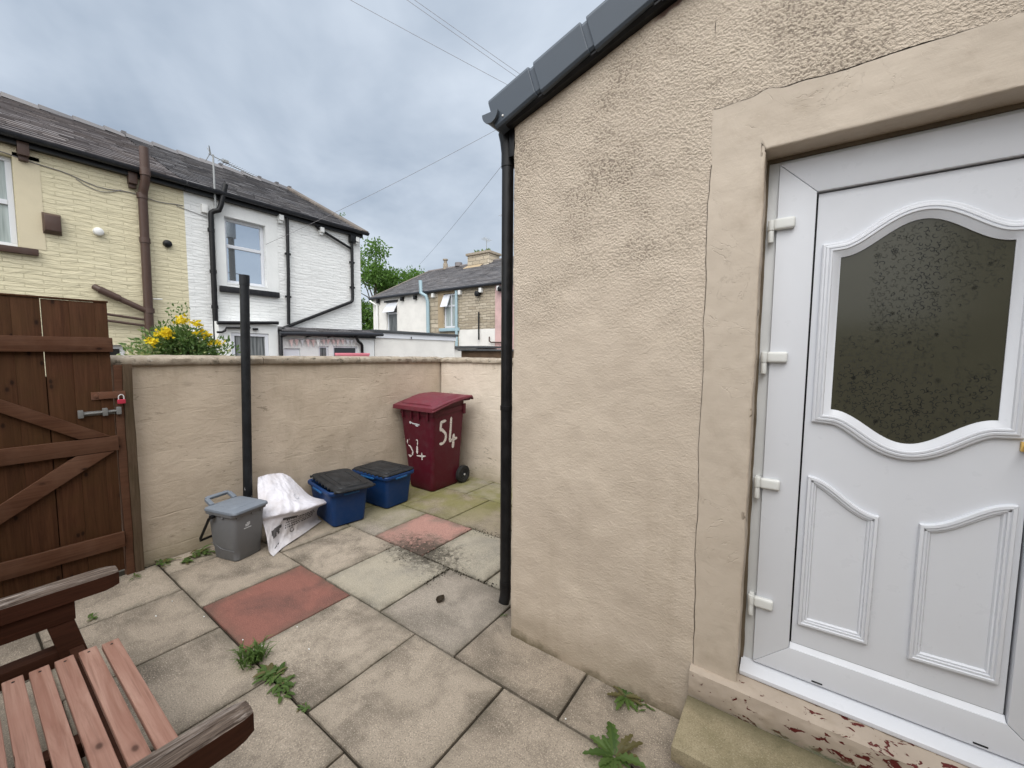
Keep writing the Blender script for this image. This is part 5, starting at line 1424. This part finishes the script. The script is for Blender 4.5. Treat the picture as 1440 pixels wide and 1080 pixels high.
k = MB(); k.obox((-19.52, FYY + 2.05, (E2 + 6.70) / 2), (.12, 0, 0), (0, 2.12, 1.06), (0, -.02, .05)); k.build('verge_coping', 'roof_verge', fh, bevel=.01)
k = MB(); k.tube([(-19.5, 18.2, 6.66), (-8, 18.2, 6.72)], .10, 8); k.build('ridge_tiles', 'slate_brown', fh)
# pink house next door
ph = thing('pink_house', 'pink painted house front glimpsed beside the black downpipe', 'house', (-9.5, FYY, 0))
k = MB(); holed_wall(k, -10.838, -7.0, -.05, E2 - .01, [], lambda a, z, d=0: (a, FYY - .03 + d, z), .2); k.build('wall', 'pink_render', ph, smooth=False)
k = MB(); k.loft([[(-10.45 + r * cos(2 * pi * i / 14), FYY - .03 - d, 4.25 + r * sin(2 * pi * i / 14)) for i in range(14)] for d, r in ((0, .09), (.2, .12), (.24, .04))]); k.build('security_lamp', 'black_pipe', ph)
pipe('waste_pipe', [(-11.1, FYY - .1, 2.25), (-11.1, FYY - .1, 2.05), (-11.0, FYY - .1, 2.0), (-10.2, FYY - .1, 1.98)], .03, ph, 'brown_pipe')
# chimney on the far house
k = MB(); CX0, CX1, CY0, CY1 = -15.75, -14.2, 17.7, 18.7
k.box(CX0, CX1, CY0, CY1, 6.0, 7.05); k.build('chimney', 'sand_stone', fh, bevel=.02)
k = MB(); k.box(CX0 - .08, CX1 + .08, CY0 - .08, CY1 + .08, 7.052, 7.19); k.build('chimney_cap', 'coping', fh, bevel=.02)
k = MB(); k.add([(CX0 - .15, 17.45, 6.32), (CX1 - .4, 17.45, 6.32), (CX1 - .4, 17.69, 6.50), (CX0 - .05, 17.69, 6.50)], [(0, 1, 2, 3)]); k.build('chimney_flashing', 'sandstone_dressed', fh, smooth=False)
k = MB(); k.tube([(-18.0, 18.2, 6.65), (-18.0, 18.2, 7.0)], .14, 12); k.tube([(-18.0, 18.2, 7.0), (-18.0, 18.2, 7.25)], .10, 12); k.tube([(-18.0, 18.2, 7.2), (-18.0, 18.2, 7.27)], .16, 12); k.build('flue', 'coping', fh)
k = MB(); k.tube([(-16.9, 18.2, 6.7), (-16.9, 18.2, 6.92)], .22, 12); k.build('roof_vent', 'slate_brown', fh)
def small_aerial(x, y, z0, z1, label, dx):
    r_ = thing('television_aerial', label, 'aerial', (x, y, z0)); k = MB(); k.tube([(x, y, z0), (x, y, z1)], .018, 6); k.build('mast', 'grey_metal', r_)
    k = MB(); a_ = V((x - dx, y, z1 + .12)); c_ = V((x + dx, y, z1 - .12)); k.tube([a_, c_], .014, 5)
    for i in range(6):
        p = a_.lerp(c_, i / 5); k.tube([p + V((-.02, -.18, -.10)), p + V((.02, .18, .10))], .010, 5)
    k.build('antenna', 'grey_metal', r_)
small_aerial(-14.75, 18.2, 7.15, 7.95, 'small aerial rising from the plant topped chimney of the far house', .22)
small_aerial(-13.4, 18.2, 6.7, 9.0, 'tall thin aerial close to the black downpipe over the far roof', .35)
small_aerial(-20.5, 21.0, 4.5, 7.6, 'faint thin aerial behind the left slope of the far roof', .35)
# shed roof and low roof just over the wall
shd = thing('garden_shed', 'brown timber shed with dark flat roof just showing over the wall', 'shed', (-9.2, 11.2, 0))
k = MB(); k.box(-10.0, -7.6, 10.9, 13.0, 0, 1.60); k.build('wall', 'shed_wood', shd, smooth=False)
k = MB(); k.box(-10.1, -7.5, 10.8, 13.1, 1.602, 1.66); k.build('roof', 'roof_felt', shd, bevel=.01)
lr = thing('low_outhouse', 'low outhouse with black flat roof edge in front of the far stone house', 'outhouse', (-10.6, 12.6, 0))
k = MB(); k.box(-11.9, -10.15, 11.9, 13.2, 0, 1.72); k.build('wall', 'white_render', lr, smooth=False)
k = MB(); k.box(-12.0, -9.6, 11.8, 13.3, 1.722, 1.80); k.build('roof', 'roof_felt', lr, bevel=.01)

# ---------------------------------------------------------------- plants
def rnd_dir(r):
    while True:
        d = V((r.uniform(-1, 1), r.uniform(-1, 1), r.uniform(-1, 1)))
        if .05 < d.length < 1: return d.normalized()
def tree(name, label, base, h, clumps, leaf_l, per, seed, m='leaf_tree'):
    r = random.Random(seed); root = thing(name, label, 'tree', base)
    k = MB(); B = V(base); top = B + V((0, 0, h * .55))
    k.tube([B, B.lerp(top, .5) + V((.1, .05, 0)), top], [.22, .16, .09], 10)
    for c, cr in clumps:
        c = V(c); s_ = B.lerp(top, r.uniform(.45, .95)); mid = s_.lerp(c, .5) + V((r.uniform(-.2, .2), r.uniform(-.2, .2), .15))
        k.tube([s_, mid, c], [.055, .035, .012], 6)
    k.build('trunk', 'bark', root)
    k = MB()
    for c, cr in clumps:
        c = V(c)
        for _ in range(int(per * cr * cr)):
            d = rnd_dir(r); p = c + V((d.x, d.y, d.z * .85)) * cr * (r.random() ** .45) * r.uniform(.75, 1.1)
            dd = (d * .6 + rnd_dir(r) + V((0, 0, -.35)))
            k.leaf(p, dd, rnd_dir(r), leaf_l * r.uniform(.6, 1.3), leaf_l * r.uniform(.35, .6))
    k.build('crown', m, root, smooth=False)
    return root
rt_ = random.Random(31); cl_ = []
for _ in range(46):
    y = rt_.uniform(10.8, 14.0); top = 6.45 - .62 * abs(y - 11.4) ** 1.15 if y > 11.2 else 6.2
    z = rt_.uniform(1.6, max(2.2, top)); cl_.append(((-16 + rt_.uniform(-1.3, 1.5), y, z), rt_.uniform(.35, .75)))
cl_ = [((c[0] * 1.5, c[1] * 1.5, 1.53 + (c[2] - 1.53) * 1.5), q * 1.5) for c, q in cl_]
tree('broadleaf_tree', 'leafy green tree in the gap between the white house and the far roof', (-24.6, 18.0, 0), 9.0, cl_, .23, 560, 3)
rt_ = random.Random(12)
cl_ = [((-17.2 + rt_.uniform(-.7, .7), 10.75 + rt_.uniform(-.35, .35), z), rt_.uniform(.22, .4)) for z in (7.0, 7.25, 7.45, 7.6, 6.7, 6.4)] + [((-17.2 + rt_.uniform(-.5, .5), 10.1 + rt_.uniform(-.2, .2), z), .25) for z in (7.0, 7.2)] + [((-17.2, 11.0 + rt_.uniform(-.6, .6), z), .6) for z in (5.6, 5.0, 4.4, 6.0)]
tree('slender_tree', 'thin sprigs of a tree rising over the white house roof edge', (-17.2, 10.8, 0), 7.4, cl_, .16, 240, 8)
def bush(name, label, c, rx, ry, z1, n, leafl, seed, flowers):
    r = random.Random(seed); root = thing(name, label, 'shrub', (c[0], c[1], 0)); k = MB(); C = V(c)
    cl = [(C + V((r.uniform(-rx, rx) * .75, r.uniform(-ry, ry) * .8, r.uniform(.9, z1 - .20))), r.uniform(.13, .24)) for _ in range(60)]
    cl = [(p, q) for p, q in cl if p.z < z1 - .15 - .38 * ((p.y - C.y - .06) / ry) ** 2]
    for p, q in cl:
        k.tube([(C.x, C.y, 0), (C.x + (p.x - C.x) * .5, C.y + (p.y - C.y) * .5, p.z * .6), p], [.02, .012, .005], 5)
    k.build('stem', 'bark', root)
    k = MB(); kv = MB()
    for p, q in cl:
        for _ in range(int(n * q * q)):
            d = rnd_dir(r); pp = p + d * q * r.random() ** .5; dd = d + rnd_dir(r) * .8 + V((0, 0, .2))
            (kv if pp.y < C.y - ry * .45 and r.random() < .5 or r.random() < .07 else k).leaf(pp, dd, rnd_dir(r), leafl * r.uniform(.6, 1.2), leafl * r.uniform(.35, .6))
    for sx in (.05, -.02, .10):
        y0 = C.y + sx; 
        for i in range(22): 
            z = z1 - .1 + i * .014; k.leaf((C.x + r.uniform(-.03, .03), y0 + r.uniform(-.03, .03), z), rnd_dir(r) + V((0, 0, .4)), rnd_dir(r), leafl * .8, leafl * .4)
    k.build('foliage', 'leaf_shrub', root, smooth=False); kv.build('pale_foliage', 'leaf_var', root, smooth=False)
    for (fy, fz, fr, nn) in flowers:
        k = MB()
        for _ in range(nn):
            d = rnd_dir(r); p = V((C.x + rx * .62 + r.uniform(-.12, .10), fy + d.y * fr * r.random(), fz + d.z * fr * .55 * r.random()))
            for _i in range(4): k.leaf(p, rnd_dir(r) + V((.6, 0, .2)), rnd_dir(r), .036, .026)
        k.build('flower_head', 'flower_yellow', root, smooth=False)
bush('flowering_shrub', 'green shrub with bright yellow flowers growing just beyond the wall', (-5.75, 1.52, 0), .40, .46, 1.86, 5200, .058, 4,
     [(1.38, 1.72, .11, 60), (1.70, 1.715, .10, 60), (1.25, 1.62, .12, 18), (1.82, 1.62, .10, 24), (1.52, 1.85, .12, 22), (1.66, 1.83, .08, 14)])
def weed(x, y, kind, r, n, label, seed, z=0, lean=(0, 0)):
    rr_ = random.Random(seed); k = MB()
    for i in range(n):
        a = rr_.uniform(0, 6.283) if kind != 'rosette' else i * 2.4 + rr_.uniform(-.3, .3)
        d = V((cos(a) + lean[0], sin(a) + lean[1], 0))
        if kind == 'grass':
            l = r * rr_.uniform(.6, 1.1); s_ = V((x + rr_.gauss(0, r * .22), y + rr_.gauss(0, r * .22), z)); el = rr_.uniform(.5, 1.6)
            p1 = s_ + d * l * .35 + V((0, 0, l * .5 * el)); p2 = s_ + d * l * .8 + V((0, 0, l * .55 * el)); w_ = .0034; sd_ = V((-sin(a), cos(a), 0)) * w_
            k.add([s_ + sd_, s_ - sd_, p1 - sd_, p1 + sd_, p2], [(0, 1, 2, 3), (3, 2, 4)], 0)
        else:
            l = r * rr_.uniform(.55, 1.1); w_ = l * (rr_.uniform(.09, .17) if kind == 'leaf' else rr_.uniform(.13, .2)); b0 = V((x, y, z)) + (d * r * .05 if kind == 'rosette' else V((rr_.gauss(0, r * .5), rr_.gauss(0, r * .3), 0)))
            el = rr_.uniform(.05, .5); sd_ = V((-sin(a), cos(a), 0)); vs = []; fs = []
            m_ = 1 if rr_.random() < .16 else 0
            for j in range(11):
                t = j / 10; p = b0 + d * l * t + V((0, 0, .006 + l * el * t * (1 - .62 * t))); ww = w_ * (sin(pi * min(1, .12 + t * .83)) ** .8) * ((.62 + .55 * (j % 2)) if kind == 'rosette' else (1 + .2 * (j % 2)))
                vs += [p + sd_ * ww + V((0, 0, ww * .35)), p, p - sd_ * ww + V((0, 0, ww * .35))]
                if j: o = 3 * (j - 1); fs += [(o, o + 1, o + 4, o + 3), (o + 1, o + 2, o + 5, o + 4)]
            k.add(vs, fs, m_)
    return tag(k.build('weed', ['leaf_weed', 'leaf_dry'], smooth=False), label, 'weed')
weed(-2.13, .800, 'grass', .105, 110, 'tuft of bright grass growing at the near corner of the red slab', 1)
weed(-1.965, .810, 'leaf', .055, 46, 'low spreading weeds in the slab joint between the grass tuft and the small sprout', 2)
weed(-1.84, .812, 'leaf', .050, 34, 'narrow leaved weed at the right end of the joint weeds', 3)
weed(-1.655, .806, 'leaf', .032, 10, 'tiny green sprout in the slab joint past the larger weeds', 4)
weed(-.495, 1.385, 'rosette', .115, 19, 'dandelion rosette growing in front of the doorstep', 5)
weed(-.555, 1.672, 'rosette', .075, 12, 'small dandelion with upright leaves at the foot of the house wall', 6, lean=(0, -.25))
weed(-.48, 1.675, 'leaf', .032, 12, 'low weed sprig at the wall foot right of the small dandelion', 7, lean=(0, -.4))
weed(-3.62, 1.03, 'leaf', .075, 26, 'straggly weed beside the grey caddy at the wall foot', 8, lean=(.3, 0))
weed(-3.58, .93, 'leaf', .06, 20, 'low weed patch on the joint between the gate post and the caddy', 9, lean=(.3, 0))
weed(-3.66, .83, 'leaf', .065, 18, 'weed growing against the wall next to the gate post', 10, lean=(.3, 0))
weed(-3.60, .66, 'leaf', .035, 8, 'tiny weed at the foot of the gate post', 13, lean=(.4, 0))
weed(-3.215, .40, 'leaf', .038, 9, 'little weed in the joint behind the far bench armrest', 11)
weed(-3.02, .215, 'leaf', .025, 8, 'moss sized weed in the joint beside the bench leg', 14)
weed(-1.325, 1.80, 'leaf', .02, 7, 'dark sprig in the joint by the foot of the downpipe', 12)
k = MB()
for i in range(30):
    d = rnd_dir(R); k.leaf(V((-14.9 + R.uniform(-.5, .4), 18.1 + R.uniform(-.2, .2), 7.18)), d + V((0, 0, 1)), rnd_dir(R), .3, .14)
tag(k.build('chimney_weed', 'leaf_tree', smooth=False), 'green plant sprouting from the top of the far chimney', 'plant')
k = MB(); k.grid(lambda a, b: (-1.727 + .026 * (a - .5) * 2 * sin(pi * min(1, .15 + b * .8)) , 1.69 + .030 * (b - .5) * 2, .003 + .016 * abs(2 * a - 1) ** 1.5 + .006 * b), 8, 8)
tag(k.build('dead_leaf', 'leaf_dead', smooth=False), 'dark curled dead leaf on the grey slab', 'leaf')

# ---------------------------------------------------------------- telegraph pole (mirrored in the white house window) and wires
tp = thing('telegraph_pole', 'wooden telegraph pole mirrored in the upstairs window of the white house', 'pole', (-2, 6, 0))
k = MB(); k.tube([(-2, 6, 0), (-2, 6, 6.0)], [.11, .09], 14); k.build('pole', 'bark', tp)
k = MB(); k.tube([(-2, 6, 5.45), (-2, 6, 5.98)], .15, 14); k.build('terminal_box', 'grey_metal', tp, bevel=.01)
for z in (3.2, 3.55, 3.9, 4.25): 
    k = MB(); k.tube([(-2.0, 6.0 - .26, z), (-2.0, 6.26, z)], .012, 6); k.build('step_iron', 'black_pipe', tp)
def wire(p, q, sag, r, label, group=None):
    p, q = V(p), V(q); k = MB()
    k.tube([p.lerp(q, i / 24) - V((0, 0, sag * 4 * (i / 24) * (1 - i / 24))) for i in range(25)], r, 5)
    return tag(k.build('overhead_wire', 'wire'), label, 'wire', group)
wire((-7.33, 2.66, 7.79), (-3.05, 7.47, 5.53), .03, .0034, 'single telephone wire crossing the sky left of the twin wires')
wire((-6.93, 2.55, 8.27), (-3.06, 7.49, 5.48), .02, .0034, 'left of the twin wires running down to the dark roof edge')
wire((-6.91, 2.55, 8.32), (-3.05, 7.46, 5.56), .02, .0034, 'right of the twin wires running down to the dark roof edge')
wire((-8.99, 3.95, 3.72), (-2.72, 6.57, 6.22), .10, .0034, 'wire rising from the white house wall towards the top of the downpipe')
wire((-14.59, 13.06, 5.62), (-3.56, 6.69, 6.39), .12, .0045, 'faint wire rising from beyond the far house roof to the downpipe')
